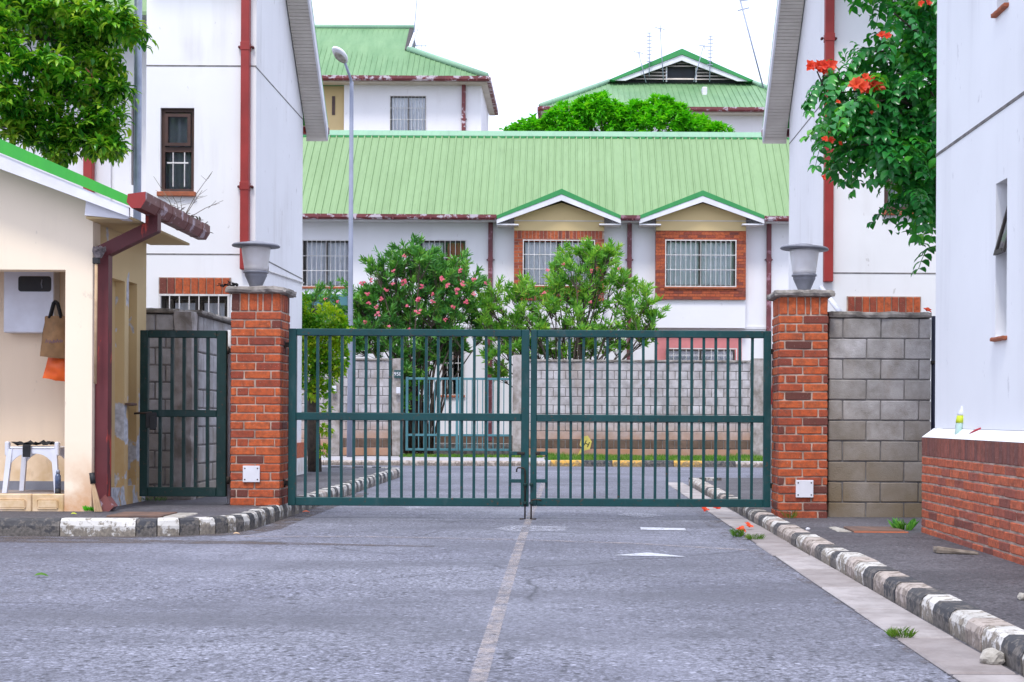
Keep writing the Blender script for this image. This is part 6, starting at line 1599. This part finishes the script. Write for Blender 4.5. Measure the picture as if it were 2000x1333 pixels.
c3=[(612,595,18),(640,600,20),(662,615,16),(600,625,18),(625,640,22),(670,640,18),(655,665,20)]
oleander('small dark oleander behind the leafy climber',c3,YO,22,[(636,585,4),(660,590,4)],0.15,(PX(640,800,YO),0),13)
random.seed(21)
# climber on the corner left of the road
YC=21.7; t=thing('leafy_climber','yellow green climbing shrub with a bare stem at the far corner of the left house','shrub',(PX(617,900,YC),YC,0.13))
st=MB(); st.tube([(PX(615,920,YC),YC,0.1),(PX(612,840,YC),YC,PZ(612,840,YC)),(PX(612,770,YC),YC,PZ(612,770,YC)),(PX(618,700,YC),YC,PZ(618,700,YC)),(PX(625,640,YC),YC,PZ(625,640,YC))],[0.11,0.10,0.09,0.06,0.03],8); st.build('stem',M['bark'],t)
m=MB()
for (px,py,r,n) in ((590,590,14,90),(592,620,20,220),(600,650,28,360),(640,630,34,480),(665,650,24,300),(625,680,36,520),(600,700,28,360),(650,700,30,400),(600,740,24,240),(635,735,22,200),(612,765,16,110),(660,720,14,90),(585,610,10,60),(640,765,9,40),(637,800,9,45),(635,840,10,60),(633,880,9,50),(588,670,14,90)):
    c=P(px,py,YC-0.1); rr=r*YC/F
    for i in range(n):
        d=rv(); p=c+Vector((d.x*rr,d.y*rr*0.9,d.z*rr))*random.random()**0.35; a=(d+Vector((0,-0.5,-0.15))+rv()*0.6); m.leaf(p,a,rv()+Vector((0,0,1)),random.uniform(0.05,0.10),random.uniform(0.035,0.055),0.3)
m.build('foliage',M['leaf_creeper'],t,recalc=False,stuff=True)
# bright tree behind the long roof
YT=47.0
t=thing('lush_tree','dense bright green tree showing above the ridge of the long house','tree',(PX(1220,300,YT),YT,0.1))
MB().tube([(PX(1220,300,YT),YT,0),(PX(1215,300,YT),YT,6.0),(PX(1210,260,YT),YT,9.5)],[0.3,0.22,0.1],10).build('trunk',M['bark'],t)
m=MB(); lb=MB()
cl=[(x_,y_+16 if y_<240 else y_+6,q_*0.92) for x_,y_,q_ in [(1030,252,20),(1055,238,24),(1085,225,24),(1110,212,26),(1140,205,24),(1170,202,26),(1200,215,26),(1225,222,24),(1250,205,20),(1280,206,24),(1305,202,18),(1320,215,24),(1345,232,24),(1370,245,20),(1400,252,14),(1150,240,40),(1220,250,40),(1090,255,36),(1290,245,38),(1340,258,30),(1010,258,10),(1180,265,50),(1260,270,50),(1120,280,50),(1010,268,26),(1040,268,32),(1075,262,38),(1110,245,40),(1180,228,44),(1240,228,42),(1300,228,44),(1345,255,38),(1390,266,28),(1415,262,18),(1150,200,24),(1290,198,26),(1175,190,18)]]
for (px,py,r) in cl:
    c=P(px,py,YT+random.uniform(-0.8,0.8)); rr=r*YT/F; lb.tube([(PX(1210,260,YT),YT,8.0),c],[0.06,0.015],5)
    for k in range(int(9+rr*46)):
        d=rv(); d.y-=0.3; d.z+=0.2; e=c+d.normalized()*rr*random.uniform(0.7,1.05); ax_=(e-c).normalized()+Vector((0,0,0.5))
        for i in range(13):
            a=(rv()*0.8+ax_*0.7); m.leaf(e,a,Vector((0,0,1)),random.uniform(0.17,0.30),0.085,random.uniform(0.2,0.55))
lb.build('limb',M['bark'],t); m.build('foliage',M['leaf_bright'],t,recalc=False,stuff=True)
t=thing('palm_tuft','small spiky green treetop peeping over the ridge left of the lush tree','tree',(PX(985,256,YT),YT,0.1))
c=P(986,257,YT); MB().tube([(c.x,c.y,0),(c.x,c.y,c.z)],[0.1,0.04],6).build('trunk',M['bark'],t); m=MB()
for i in range(22): a=rv(); a.z=abs(a.z)*0.8+0.1; m.leaf(c,a,Vector((0,0,1)),0.24,0.06,0.4)
m.build('foliage',M['leaf_bright'],t,recalc=False)
print('objects',len(bpy.data.objects),'tris',sum(len(o.data.polygons)*2 for o in bpy.data.objects if o.type=='MESH'))
